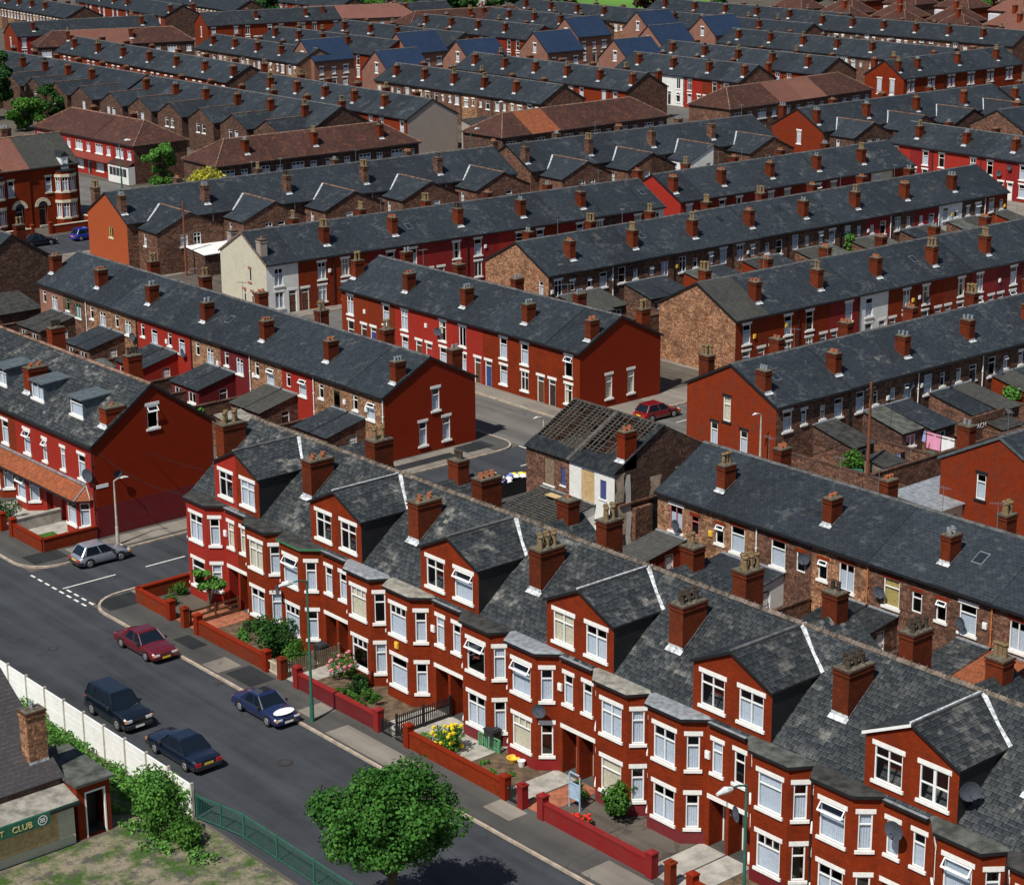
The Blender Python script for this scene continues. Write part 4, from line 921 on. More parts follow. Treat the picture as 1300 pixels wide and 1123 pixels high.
row((124.2,140.4),(194.1,138.7), 17, 'backs behind the mottled gabled terraces', 'rear', ['brick_brown','brick_brown','brick_dark','brick_brown','brick_brown','brick_brown','brick_ochre','brick_brown','brick_brown','brick_brown','brick_dark','paint_crimson','brick_brown','paint_crimson','paint_white','brick_dark','brick_rust'], d=9.7, hr=7.8,
    left=[W_(8.3,3.1,.6,1.5,'transom','net',l=None)], gable='brick_mottled', right=(), st=(1,3,5,7,9,11,13,15), ext=Rx(17,6), seed=15, pipes=['white','black'])
R4 = row((107.2,163.1),(158.1,159.1), 13, 'terrace behind the cream painted gable', 'front', ['paint_white','brick_rust','brick_rust','paint_crimson','paint_crimson','paint_crimson','paint_crimson','paint_red','brick_rust','paint_crimson','brick_dark','paint_maroon'], ws=[3.6]+[4.1]*11+[2.4], d=9.5, hr=7.8,
    left=[W_(5.9,3.0,.5,1.3,'','none',s='flag_red',l='flag_red'), W_(6.2,.8,.5,1.2,'transom','none',s='flag_red',l='flag_red'), W_(4.6,.8,.5,1.2,'transom','none',s='flag_red',l='flag_red')], gable='paint_cream', barge='ridge_clay', st=(2,4,6,8,10), seed=17)
for yy, bk in ((1.0,False),(7.0,True)): chimney(R4[0], .02, yy, .75, .9, 5.3+(.9 if not bk else 1.4), 7.6, 'render_grey', 'short', 1, 0, False)
row((161.6,159.9),(201.6,158.4), 10, 'red terrace right of the plain red gable', 'front', ['paint_crimson','brick_rust','paint_crimson','paint_crimson','brick_rust','paint_crimson','paint_crimson','paint_crimson','paint_cream','brick_rust'], d=9.5, hr=7.8,
    left=(), gable='paint_red', right=(), st=(0,2,4,6,8), seed=19)
row((108.2,191.7),(160.9,187.9), 10, 'winged backs with the orange gable', '', ['brick_brown','brick_dark'], d=10, hr=8.0, left=[W_(5.4,3.1,1.0,1.2,'pair','none',f='yellow_frame',s='stone_cream',l=None)], gable='paint_orange', st=(0,2,4,6,8), stm='brick_brown', wing='brick_brown', wingpar=0, seed=21, right=(), pipes=['white','pipe_green'], wingd=4.6, wingw=4.0)
row((163.2,187.7),(205.6,185.2), 8, 'winged backs right of the brown gable', '', ['brick_brown','brick_ochre'], d=10, hr=8.0, left=(), gable='brick_brown', st=(0,2,4,6), stm='brick_brown', wing=['brick_brown','brick_brown','brick_brown','brick_dark','paint_white'], wingpar=0, seed=22, right=(), wingd=4.6, wingw=4.0)
row((215.4,185.4),(258,183.6), 8, 'winged backs with red gable behind', '', ['brick_brown','brick_rust'], d=10, hr=8.0, left=[W_(5,3.1,.8,1.8,'transom','full')], gable='brick_rust', st=(0,2,4,6), wing='brick_dark', wingpar=0, seed=23, right=(), wingd=4.6, wingw=4.0, near=False)
row((236.5,167.1),(290,165.4), 13, 'low backs at the right edge', 'rear', ['brick_brown'], left=(), st=(2,4,6), seed=24, near=False)
row((258,182.8),(299,181.6), 10, 'terrace with small red gable, right edge', 'front', ['brick_rust'], d=8.6, left=[W_(4.0,2.7,.8,1.9,'transom','full')], gable='brick_rust', st=(0,2,4,6), seed=25, near=False)
row((214.4,173.0),(212.9,141.0), 8, 'red fronted terrace at the right edge', 'front', ['paint_red','paint_crimson','paint_red','paint_red'], d=9.2, left=(), st=(1,3,5), seed=26)
# ------------------------------------------------------------------ hipped terraces with brown tiles
def hiprow(p0, p1, n, desc, hip, seed, walls='brick_dark', roofs=None, d=8.5, roof='tile_brown', **q):
    def f(i, w, rnd, ops):
        fr = 'white'
        return [W_(.7,3.25,1.9,1.35,'three','net',l=None,f=fr), W_(w-1.7,3.3,.95,1.2,'pair','net',l=None), W_(.7,.75,1.9,1.5,'three','net',l=None), D_(w-1.6,.1,.9,2.1,rnd.choice(['door_white','door_red','door_dark']),l=None)]
    return row(p0, p1, n, desc, 'semi', walls, d=d, hr=7.9, left=(), right=(), roof=roof, hip=hip, wallf=f, seed=seed, near=False, roofs=roofs, ridge='ridge_clay', pipes=None, stm='brick_chimney', **q)
HAr = hiprow((137.2,268.2),(137.8,241.0), 5, 'brown hipped terrace at the left', 'lr', 31, ['paint_crimson','paint_red','paint_red','paint_red','paint_crimson'], st=(), stb=(1,3), gr='brick_brown')
for i_, h in enumerate(HAr):
    b = MB(); b.slab([[(0,-1.1,2.45),(5.42,-1.1,2.45),(5.42,0,3.0),(0,0,3.0)]],.07,0,0,skipx=[0,5.42]); b.build('porch_roof','tile_red' if i_ < 4 else 'tile_brown',h)
b = MB(); b.box(.1,-1.05,0,5.42,-.001,2.4,0,'k'); b.box(.5,-1.07,1.0,4.9,-1.05,2.1,1)
for q in range(5): b.box(.5+q*.88,-1.09,1.0,.56+q*.88,-1.07,2.1,2)
b.build('shop_front',['paint_white','glass_dark','white'],HAr[4])
hiprow((136.6,218.2),(168.3,217.0), 6, 'brown hipped terrace behind the golden shrub', 'lr', 32, st=(1,3,5), stb=())
hiprow((179.1,212.0),(211.5,212.4), 6, 'hipped terrace with one orange roof section', 'lr', 33, roofs={1:'tile_orange'}, st=(), stb=())
hiprow((223.1,210.5),(257.5,211.6), 6, 'hipped terrace with rose brown tiles', 'lr', 34, ['brick_brown'], roofs={2:'tile_rose',3:'tile_rose',1:'tile_brown'}, st=(), stb=())
hiprow((191.8,371),(221.5,360.0), 5, 'distant brown hipped terrace, upper left', 'lr', 35, roofs={2:'tile_rose',1:'tile_rose'}, st=(1,3), stb=())
hiprow((262,383),(289,372), 4, 'distant pinkish hipped terrace, top left', 'lr', 36, roof='tile_pinkish', walls='brick_pink', st=(1,), stb=())
hiprow((273,354),(305,349), 4, 'far dark hipped row before the trees', 'lr', 37, st=(2,), stb=())
# ------------------------------------------------------------------ far rows
F_ = dict(near=False)
def nwin(i, w, rnd, ops): return [W_(.6,3.1,.8,1.4,'transom','net'), W_(w-1.6,3.1,.8,1.4,'transom','net')]
row((165.2,291),(165.2,237.5), 12, 'winged backs left of the grey gable', '', ['brick_dark'], d=10, hr=8.0, wing='brick_dark', wingpar=0, right=(), st=(1,3,5,7,9,11), seed=41, wingd=5, **F_)
row((166.5,352),(165.5,292.5), 14, 'winged backs by the trees, upper left', '', ['brick_dark'], d=10, hr=8.0, wing='brick_dark', wingpar=0, right=(), st=(1,3,5,7,9,11), seed=42, wingd=5, **F_)
row((190.5,361.3),(186.6,293.6), 13, 'red fronted row, brown gable end, upper left', 'front', ['brick_rust'], d=9.4, hr=7.8, right=(), gr='brick_dark', st=(1,3,5,7,9,11,13), seed=43, wallf=nwin, **F_)
row((182,283.6),(181,236.0), 12, 'red fronts ending in the grey rendered gable', 'front', ['brick_rust'], d=9.4, hr=7.8, right=(), gr='render_grey', left=(), st=(2,4,6,8,10), seed=44, **F_)
row((213.5,346.8),(212,309), 9, 'ochre backs left of the first blue roof', 'rear', ['brick_ochre','brick_brown'], d=9, hr=7.7, st=(1,3,5,7), seed=45, left=(), **F_)
row((207.2,279),(206.6,235.2), 11, 'ochre backs with brown gable, upper centre', 'rear', ['brick_ochre','brick_brown','brick_brown'], d=9.2, hr=7.8, right=(), gr='brick_brown', st=(1,3,5,7,9), seed=46, **F_)
row((231,351),(231,309.4), 10, 'red fronts beside the second blue roof', 'front', ['brick_rust','brick_accrington'], d=9.2, hr=7.8, right=(), st=(1,3,5,7), seed=47, **F_)
row((227.8,283),(227.2,237.5), 11, 'orange brick fronts, upper centre', 'front', ['brick_rust'], d=9.2, hr=7.8, right=(), gr='brick_brown', st=(1,3,5,7,9,11), seed=48, **F_)
row((248.8,263),(248.5,232.6), 7, 'red and white fronts, upper centre right', 'front', ['brick_rust','paint_crimson','paint_white','paint_white','paint_red','brick_rust','brick_brown'], d=9.2, hr=7.8, right=(), gr='brick_brown', st=(1,3,5,7), seed=49, **F_)
row((267.3,273),(266.6,230.7), 10, 'fronts ending in a brown gable, upper right', 'front', ['brick_rust'], d=9.6, hr=7.8, right=(), gr='brick_brown', st=(1,3,5,7,9), seed=50, **F_)
row((293.6,281),(293.6,226), 13, 'pale backs under the hipped houses', 'rear', ['brick_brown','paint_white','brick_brown'], d=9, hr=7.8, right=(), st=(1,3,5,7,9), seed=51, **F_)
row((311.8,317),(312,276), 10, 'red backs beyond the small blue roof', 'front', ['brick_rust'], d=9.2, hr=7.8, right=(), gr='brick_brown', st=(1,3,5,7), seed=52, **F_)
row((329,290),(329,236), 13, 'slate row before the hipped houses', 'rear', ['brick_brown'], d=9.2, hr=7.8, right=(), st=(1,3,5,7,9,11), seed=53, **F_)
row((249.5,353),(249.5,312), 9, 'slate row between two blue roofs, far centre', 'rear', ['brick_brown'], d=9.2, hr=7.8, right=(), st=(1,3,5,7), seed=55, **F_)
row((270.5,352),(270.5,312), 9, 'slate row far centre before the dark trees', 'front', ['brick_rust'], d=9.2, hr=7.8, right=(), st=(1,3,5,7), seed=56, **F_)
row((292,358),(291,318), 9, 'slate row far centre below the field', 'rear', ['brick_ochre'], d=9.2, hr=7.8, right=(), st=(1,3,5,7), seed=57, **F_)
row((313,368),(312,322), 10, 'slate row just below the green field', 'rear', ['brick_ochre'], d=9.2, hr=7.8, right=(), st=(1,3,5,7), seed=58, **F_)
row((336,345),(335,286), 12, 'far slate row right of the green field', 'rear', ['brick_rust'], d=9.2, hr=7.8, right=(), st=(1,3,5,7,9), seed=59, **F_)
row((199.1,394),(231,388.5), 8, 'terrace with red gable, top left', 'front', ['paint_crimson'], d=9.4, hr=7.8, left=[W_(4.2,2.4,.8,2.2,'transom','full')], gable='brick_rust', st=(1,7), seed=60, **F_)
row((241,386),(272,378.5), 8, 'terrace with small red gable, top left', 'front', ['brick_rust'], d=9, hr=7.8, left=[W_(4.2,2.6,.8,2,'transom','full')], gable='brick_rust', st=(3,6), seed=61, **F_)
row((280.4,376),(300,372), 5, 'short terrace with orange gable, top centre left', 'front', ['brick_rust'], d=9, hr=7.8, left=[W_(4.2,2.9,.8,1.6,'transom','full')], gable='paint_orange', st=(2,), seed=62, **F_)
row((233,472),(228.5,427), 11, 'ochre backs at the top left corner', 'rear', ['brick_ochre','brick_brown'], right=(), gr='brick_dark', st=(1,3,5,7), seed=63, wallf=nwin, **F_)
row((254.6,470),(247,414), 13, 'fronts ending in a brown gable, top left', 'front', ['brick_rust'], right=(), gr='brick_dark', st=(1,3,5,7,13), seed=64, **F_)
row((272,470),(266,414), 13, 'slate row at the very top left', 'rear', ['brick_ochre'], right=(), gr='brick_dark', st=(1,3,5,7), seed=65, wallf=nwin, **F_)
row((292,462),(288,402), 14, 'far terrace at the top edge, left', 'front', ['brick_rust','paint_pink'], right=(), gr='brick_dark', st=(1,3,5,7,9), seed=66, **F_)
row((315,440),(312,398), 10, 'far terrace at the top edge, centre left', 'front', ['brick_ochre','brick_rust'], right=(), gr='brick_dark', st=(1,3,5,7), seed=67, **F_)
row((336,425),(350,421), 3, 'pale gabled block at the top centre', 'front', ['paint_cream'], d=9, hr=8.4, left=(), gable='paint_cream', st=(), seed=68, **F_)
row((272.4,217.0),(305,216.6), 6, 'tall red terrace, upper right', '', ['brick_accrington'], d=8.6, he=5.3, hr=8.0, left=[W_(2.8,2.3,1.0,2.6,'','full'), W_(5.6,2.3,1.0,2.6,'','full')], right=(), gable='brick_accrington', st=(0,1,3,5), seed=69, gr='brick_accrington',
    wallf=lambda i, w, rnd, ops: [W_(1.0,2.9,.75,1.9,'transom','net'), W_(2.1,2.9,.75,1.9,'transom','net')], **F_)
# ------------------------------------------------------------------ modern brick houses with blue roofs turned across the ends of rows
blues = [((214.8,307.9),'at the upper left of centre, largest'),((213.3,283.0),'above the ochre backs'),((235.8,306.3),'second along, far side'),((234.8,286.8),'left of the orange brick fronts'),((255.4,288.8),'in the centre, tall with side windows'),
         ((279.7,306.8),'far centre, with three side windows'),((300.5,307.2),'far right of centre'),((279.9,282.6),'right of centre, lower'),((256.4,267.5),'half hidden, centre right'),((301.7,289.3),'furthest right')]
for i, ((x, y), ds) in enumerate(blues):
    fr = [W_(1.2,3.0,.8,1.4,'sash','net'), W_(4.0,3.0,.7,1.1,'sash','net'), W_(6.5,3.0,1.1,1.4,'sash','net'), W_(1.2,.7,.9,1.4,'sash','net'), W_(6.2,.7,1.1,1.4,'sash','net'), D_(4.0,.1,.9,2.1,'door_dark')]
    lf = [W_(4.1,5.3,.9,1.7,'sash','net')]
    h = house(x, y, rad(-2), 9.0, 8.4, 5.6, 9.1, 'pinkish brick house with blue slate roof, '+ds, 'brick_pink', fr, lf, (), None, 'slate_blue', False, 'houses with blue slate roofs', name='gabled_house', ov=.3)
    put(h, fr, near=False); put(h, lf, -PI/2, 0, 8.4, False)
# ------------------------------------------------------------------ semi detached houses with hipped roofs, top right
sem = []
for r_, (x, y, n) in enumerate([(346,301,6),(362.3,329.5,8),(391.5,334.5,8),(410,346,8),(440,360,7)]):
    for k in range(n): sem.append((x, y-15.5*k, r_))
for i, (x, y, r) in enumerate(sem):
    fr = [W_(.7,2.9,2.6,1.5,'three','net',l=None,s=None), W_(3.7,3.2,.8,1.1,'transom','net',l=None,s=None), W_(6.3,2.9,2.6,1.5,'three','net',l=None,s=None), W_(5.2,3.2,.8,1.1,'transom','net',l=None,s=None), W_(.7,.7,2.6,1.5,'three','net',l=None,s=None), W_(6.3,.7,2.6,1.5,'three','net',l=None,s=None)]
    rows_ = ['nearest','second','third','fourth','furthest'][r]
    wl = ['brick_rust','brick_dark','brick_rust','brick_brown'][i % 4]
    rf = ['tile_brown','tile_brown','tile_brown','tile_rose','tile_brown','tile_brown'][(i*5+r) % 6]
    lab = f"{'rose' if rf == 'tile_rose' else 'brown'} roofed semi, {ORD[sum(1 for q in sem[:i] if q[2] == r)]} from left in the {rows_} row, top right"
    h = house(x, y, -PI/2, 9.6, 8.6, 5.3, 8.2, lab, wl, fr, (), (), None, rf, False, 'hipped semi detached houses', 'lr', name='semi_detached_house', ridge='ridge_clay')
    put(h, fr, near=False); chimney(h, 4.6, 3.2, .8, 1.0, 7.0, 9.4, 'brick_rust', 'short', 2, 0, False)
    b = MB()
    for xx in (.4, 6.2):
        b.box(xx,-.7,.0,xx+3.0,0,.65,0); b.box(xx,-.7,2.15,xx+3.0,0,2.85,1); b.box(xx,-.7,4.4,xx+3.0,0,4.6,1); b.box(xx+.05,-.66,.65,xx+2.95,0,2.15,2); b.box(xx+.05,-.66,2.85,xx+2.95,0,4.4,2)
        for q in range(5): b.box(xx+.02+q*.72,-.7,.65,xx+.12+q*.72,-.6,2.15,1); b.box(xx+.02+q*.72,-.7,2.85,xx+.12+q*.72,-.6,4.4,1)
    b.build('bay', ['brick_rust','white','netglass'], h)
# ------------------------------------------------------------------ the derelict house
def derelict():
    w, d, he, hr = 8.9, 9.0, 5.3, 7.7; k = (hr-he)/(d/2)
    t = thing('derelict_house', 'derelict brick house with bare roof battens, boarded windows and a half whitewashed back', 'house', (86.7,100.4,0), -PI/2)
    fo = [W_(1.9,3.0,1.0,1.9), W_(3.6,3.3,.45,1.25)]; fo2 = [W_(5.65,2.75,1.3,2.2), W_(7.5,3.3,.6,1.3)]
    b = MB()
    b.wall(4.45, [(0,he),(4.45,he)], holes(fo), 0, base=-.1, depth=.1); b.wall(w, [(4.45,he),(w,he)], holes(fo2), 1, x0=4.45, base=-.1, depth=.1)
    b.at(w,0,0,PI/2).wall(d, [(0,he),(d/2,hr),(d,he)], (), 2, base=-.1)
    b.at(0,d,0,-PI/2).wall(d, [(0,he),(d/2,hr),(d,he)], (), 0, base=-.1); b.at(w,d,0,PI).wall(w, [(0,he),(w,he)], (), 0, base=-.1)
    b.at(4.45,0,0,PI/2).wall(d, [(0,he),(d/2,hr-.02),(d,he)], (), 0, base=-.1)
    b.M = None; b.face([(0,.1,5.0),(w-.01,.1,5.0),(w-.01,d-.1,5.0),(0,d-.1,5.0)], 3)
    b.build('wall', ['brick_brown','paint_white','brick_dark','timber_old'], t)
    for o, m in ((fo[0],'timber'),(fo[1],'board_blue'),(fo2[0],'board'),(fo2[1],'board_blue')):
        q = MB(); q.box(o['x'],.06,o['z'],o['x']+o['w'],.09,o['z']+o['h']); q.box(o['x']-.1,-.06,o['z']-.12,o['x']+o['w']+.1,.05,o['z'],1); q.build('window_board', [m,'stone_white'], t)
    # ragged remains of plaster and an old hearth on the party wall
    q = MB(); r = random.Random(4)
    for (ya, yb, za, zb, m) in ((.1,.9,3.2,5.2,0),(.3,1.5,.9,3.0,0),(1.0,1.5,0,5.0,1),(3.3,4.3,3.1,4.4,0),(5.6,7.2,3.0,4.6,0),(3.5,4.1,.2,3.0,2),(6.2,7.6,.5,2.6,0)):
        n = 7; p1 = []; p2 = []
        for i in range(n+1):
            z = za+(zb-za)*i/n; p1.append((w+.012+.004*m, ya+r.uniform(-.12,.12), z)); p2.append((w+.012+.004*m, yb+r.uniform(-.12,.12), z))
        for i in range(n): q.face([p1[i],p2[i],p2[i+1],p1[i+1]], m)
    for zz in (2.9,): q.box(w,.4,zz,w+.12,4.4,zz+.14,3)
    q.box(w,1.6,0,w+.35,3.2,2.6,3); q.build('plaster_remains', ['scar','concrete_pale','black','brick_brown'], t)
    # rafters and battens
    z = lambda y: (he+k*y if y <= d/2 else hr-k*(y-d/2))+.02
    f = MB(); 
    def beam(xa, ya, xb, yb, ww, hh, m=0):
        A = Vector((xa,ya,z(ya))); B = Vector((xb,yb,z(yb))); dr = (B-A).normalized(); sd = dr.cross(Vector((0,0,1))).normalized()*ww/2; u = Vector((0,0,hh))
        c = [A-sd,A+sd,B+sd,B-sd]; f.face([v+u for v in c][::-1], m); f.face(c, m)
        for i in range(4): f.face([c[i],c[(i+1)%4],c[(i+1)%4]+u,c[i]+u], m)
    x = .05
    while x < w:
        if not (2.0 < x < 2.3 or 6.3 < x < 6.6): beam(x,-.2,x+r.uniform(-.08,.08),d/2,.08,.07)
        beam(x,d/2,x,d+.1,.09,.07); x += .42
    y = .9; 
    while y < d/2+.01:
        segs = []; xx = 0
        while xx < w:
            ln = r.uniform(1.2,4.5); segs.append((xx, min(w, xx+ln)))
            xx += ln + (r.uniform(.2,1.3) if r.random() < .38 else 0)
        for a, c in segs:
            j_ = r.uniform(-.05,.05); f.box(a,y-.025+j_,z(y)+.07,c,y+.025+j_,z(y)+.10)
        y += .235
    y = d/2+.2
    while y < d: f.box(0,y-.03,z(y)+.07,w,y+.03,z(y)+.11); y += .4
    beam(4.45,-.2,4.45,d/2,.28,.14,0); f.box(0,d/2-.05,hr-.02,w,d/2+.05,hr+.12); f.box(4.3,0,0+5.2,4.33,.01,5.21)
    f.build('roof_frame', 'timber_old', t)
    s = MB(); zz = lambda y: he+k*y+.13
    poly = [(0,-.22),(w+.1,-.22),(w+.1,4.5),(w-.35,4.5),(w-.5,3.4),(w-.8,2.2),(w-1.4,1.3),(w-2.6,.95),(w-3.6,1.05),(w-4.2,.7),(3.1,.75),(2.2,.9),(1.0,.8),(.6,1.0),(0,.85)]
    s.slab([[(a,c,zz(c)) for a, c in poly]], .05, 0, 0)
    s.box(4.32,0.9,zz(.9)-.1,4.34,.91,zz(.9)); 
    s.build('remaining_slates', 'slate_dark', t)
    chimney(t, w-.75, .9, .75, 1.1, he+k*.9+.1, 7.95, 'brick_accrington', 'short', 4, k)
    e = lean(t, 1.7, 7.0, 4.4, 2.65, 1.9, 'paint_white', 'slate_dark', name='rear_extension')
    bt = MB()
    for i in range(16):
        yy = -.25-i*.28; bt.box(1.65,yy-.05,2.65+yy*.17+.10,7.1,yy+.04,2.65+yy*.17+.15)
    for xx in (2.6,4.3,5.9): 
        A = Vector((xx,-4.4,2.0)); B = Vector((xx,-.1,2.78)); bt.tube(A,B,.05,n=4)
    bt.build('battens', 'timber_old', e)
    bd = MB(); bd.box(3.4,-1.3,2.78,4.6,-.7,2.83); bd.build('loose_board','board', e)
derelict()
# ------------------------------------------------------------------ tall red houses with round bays at the left edge
def tall_house(i, x0, label, mir, roof):
    w, d, he, hr = 6.6, 9.5, 7.4, 10.6; k = (hr-he)/(d/2)
    def mx(x, ww): return w-x-ww if mir else x
    ops = [W_(mx(3.7,.8),4.2,.8,1.9,'sash','net',s='stone_cream',l='stone_cream'), W_(mx(5.3,.75),4.2,.75,1.9,'transom','none',s='stone_cream',l='stone_cream'), D_(mx(4.5,1.1),.3,1.1,2.3,'door_dark',r=.5,l=None)]
    ops = ops[:1]+ops[2:]
    h = house(x0, 221.5, rad(-1.0), w, d, he, hr, label, 'brick_accrington', ops, () if i == 0 else None, () if not mir and i == 3 or i == 3 else None, None, roof, True, 'tall red houses with cream trimmed bays', ridge='ridge_clay', name='victorian_house')
    put(h, ops)
    xb0, xb1 = (.4, 3.3) if not mir else (3.3, 6.2)
    bp = [(xb0,0),(xb0+.5,-.75),(xb0+1.45,-1.0),(xb0+2.4,-.75),(xb0+2.9,0)]
    b = MB(); pl = []
    for q in range(4):
        pa, pb = bp[q], bp[q+1]; a = math.atan2(pb[1]-pa[1], pb[0]-pa[0]); L = math.hypot(pb[0]-pa[0], pb[1]-pa[1])
        o = [W_(.12,1.0,L-.24,1.8,'cross','net',s=None,l=None), W_(.12,4.2,L-.24,1.75,'cross','net',s=None,l=None)]
        b.at(pa[0],pa[1],0,a).wall(L, [(0,6.6),(L,6.6)], holes(o), 0, base=-.1); pl.append((o,a,pa))
        for za, zb in ((.8,1.0),(2.8,3.15),(4.0,4.2),(5.95,6.3)): b.box(-.03,-.07,za,L+.03,.0,zb,1)
    b.M = None; b.prism([(q[0]*1.0,q[1]*1.12) for q in bp], 6.6, 6.78, 2, 2, True); bo = b.build('bay', ['brick_accrington','stone_cream','black'], h)
    for o, a, pa in pl: put(bo, o, a, pa[0], pa[1])
    # cream arch over the door
    ar = MB(); cx = mx(4.5,1.1)+.55
    for q in range(10):
        a0, a1 = PI*q/10, PI*(q+1)/10
        pt = lambda r_, a_: (cx+r_*math.cos(a_), -.06, 2.6+r_*math.sin(a_))
        ar.face([pt(.62,a0),pt(1.05,a0),pt(1.05,a1),pt(.62,a1)][::-1]); ar.face([pt(1.05,a0),(pt(1.05,a0)[0],0,pt(1.05,a0)[2]),(pt(1.05,a1)[0],0,pt(1.05,a1)[2]),pt(1.05,a1)])
    ar.face([(cx-.5,-.01,2.6)]+[(cx+.6*math.cos(PI*q/8),-.01,2.6+.6*math.sin(PI*q/8)) for q in range(9)], 1); ar.build('door_arch', ['stone_cream','glass_dark'], h)
    # little gabled dormer over the bay
    dm = MB(); xd = xb0+.95; y0 = .35; zb = he+k*y0
    dm.box(xd,y0-.5,6.8,xd+1.0,y0+1.6,8.4,0); 
    dm.face([(xd-.15,y0-.6,8.35),(xd+1.15,y0-.6,8.35),(xd+.5,y0-.6,9.0)],1); dm.face([(xd-.15,y0-.6,8.35),(xd+.5,y0-.6,9.0),(xd+.5,2.4,9.0),(xd-.15,1.6,8.35)],2); dm.face([(xd+1.15,y0-.6,8.35),(xd+1.15,1.6,8.35),(xd+.5,2.4,9.0),(xd+.5,y0-.6,9.0)],2)
    do = dm.build('dormer', ['white','black','slate_dark'], h); window(do, xd+.15, y0-.58, 7.0, .7, 1.15, 0, 'sash', 'white', None, None, 'net')
    if not mir or i == 3: chimney(h, w-.5 if not mir else .0, 5.6, .8, 1.3, hr-.5, 11.6, 'brick_brown', 'cap', 3, 0, False)
    return h
for i in range(4): tall_house(i, 118.7-6.6*(4-i), ['tall red bay house, out at the left edge','tall red bay house under brown tiles at the left edge','tall red house with rose tiled roof at the left edge','tall red house with green grey roof beside the street, left'][i], i % 2 == 1, ['tile_grey','tile_brown','tile_rose','tile_grey'][i])
def garden_wall(pts, label, mat='brick_rust', h=1.0, th=.24, pillars=(), cop='paint_gable', group='garden walls', ph=1.3, name='garden_wall'):
    b = MB(); c = MB(); o = None
    for (xa,ya),(xb,yb) in zip(pts, pts[1:]):
        L = math.hypot(xb-xa,yb-ya); a = math.atan2(yb-ya,xb-xa)
        b.at(xa,ya,0,a).box(0,-th/2,0,L,th/2,h); c.at(xa,ya,0,a).box(-.02,-th/2-.04,h,L+.02,th/2+.04,h+.09)
    x0, y0 = pts[0]
    t = thing(name, label, 'wall', (x0,y0,0), group=group)
    for m, n, mm in ((b,'wall',mat),(c,'coping',cop)):
        m.M = None; m.v = [(v[0]-x0,v[1]-y0,v[2]) for v in m.v]; m.build(n, mm, t)
    for (px,py) in pillars:
        p = MB(); p.box(-.21,-.21,0,.21,.21,ph); p.box(-.24,-.24,ph,.24,.24,ph+.08); p.face([(-.24,-.24,ph+.08),(.24,-.24,ph+.08),(0,0,ph+.22)]); p.face([(.24,-.24,ph+.08),(.24,.24,ph+.08),(0,0,ph+.22)]); p.face([(.24,.24,ph+.08),(-.24,.24,ph+.08),(0,0,ph+.22)]); p.face([(-.24,.24,ph+.08),(-.24,-.24,ph+.08),(0,0,ph+.22)])
        p.build('pillar', mat if cop == 'stone_cream' else cop, t, (px-x0,py-y0,0))
    return t
garden_wall([(103,217.2),(109.8,217.1)], 'low red wall with cream coping before the tall red houses, left part', 'brick_rust', .9, pillars=[(109.8,217.1)], cop='stone_cream')
garden_wall([(112.2,217.1),(118.9,217.0),(118.9,221)], 'low red wall with cream coping beside the street corner', 'brick_rust', .9, pillars=[(112.2,217.1)], cop='stone_cream')
# front garden walls of the bay fronted terrace
GX = 58.0
ends = [(104.2,100.3),(97.2,89.9),(86.8,79.3),(76.7,68.9),(66.1,58.6),(56.0,48.6),(46.0,38)]
gl = ['low red wall from the side street corner to the first gate','low red wall before the dark hedge','dark red wall by the rose bushes and lamp post','orange then maroon wall before the yellow flowering bush','red wall right of the blue frame stand','red garden wall near the lower right corner','red garden wall at the bottom edge, right']
for i, (ya, yb) in enumerate(ends):
    pts = [(GX,ya),(GX,yb)]
    if i == 0: pts = [(61.8,104.3),(GX,104.3),(GX,yb)]
    mats = ['brick_rust','brick_rust','paint_maroon','brick_accrington','paint_crimson','brick_rust','brick_rust'][i]
    t = garden_wall(pts, gl[i], mats, .95, pillars=[(GX,yb)]+([(GX,ya)] if i else []), cop=['paint_gable','paint_gable','paint_crimson','paint_gable','paint_crimson','paint_gable','paint_gable'][i], group='front garden walls of the bay fronted terrace')
for i, y in enumerate([98.7,88.4,67.6,57.4,47.4]):
    p = MB(); p.box(-.2,-.2,0,.2,.2,1.3); p.box(-.24,-.24,1.3,.24,.24,1.38); p.box(-.12,-.12,1.38,.12,.12,1.46)
    o = p.build('gate_pillar', 'brick_rust' if i != 2 else 'paint_crimson', None, (GX,y,0)); tag(o, ['red gate pillar by the brown rail fence','red gate pillar between the two picket gates below the hedge','maroon gate pillar left of the blue frame stand','gate pillar near the lower right corner','gate pillar at the bottom edge'][i], 'pillar', 'gate pillars on the main road')
def picket(x0, y0, x1, y1, label, mat, h=1.05, gap=.14, wdt=.07, rails=(.25,.8), name='picket_fence'):
    L = math.hypot(x1-x0,y1-y0); b = MB(); n = int(L/gap)
    for i in range(n+1): b.box(i*gap,-.012,.05,i*gap+wdt,.012,h-(.0 if i % 2 else .03))
    for z in rails: b.box(0,.012,z,L,.05,z+.08)
    for q in (0, L/2, L): b.box(q-.05,-.06,0,q+.05,.06,h+.1)
    o = b.build(name, mat, None, (x0,y0,0), math.atan2(y1-y0,x1-x0)); return tag(o, label, 'fence')
picket(58.3,78.1,61.9,78.1,'tall black picket fence between two front paths','black',1.3)
picket(58.3,88.3,61.9,88.3,'weathered brown picket fence beside the rose garden','timber',1.15)
picket(60.9,74.4,61.0,72.9,'short green picket fence in front of the dark bin','timber_green',.75,.16,.1)
b = MB()
for z in (.25,.6,.95): b.box(0,-.02,z,3.5,.02,z+.13)
for q in (0,1.75,3.4): b.box(q,-.05,0,q+.1,.05,1.15)
tag(b.build('rail_fence','door_brown',None,(58.3,98.6,0)), 'brown horizontal rail fence by the small garden tree', 'fence')
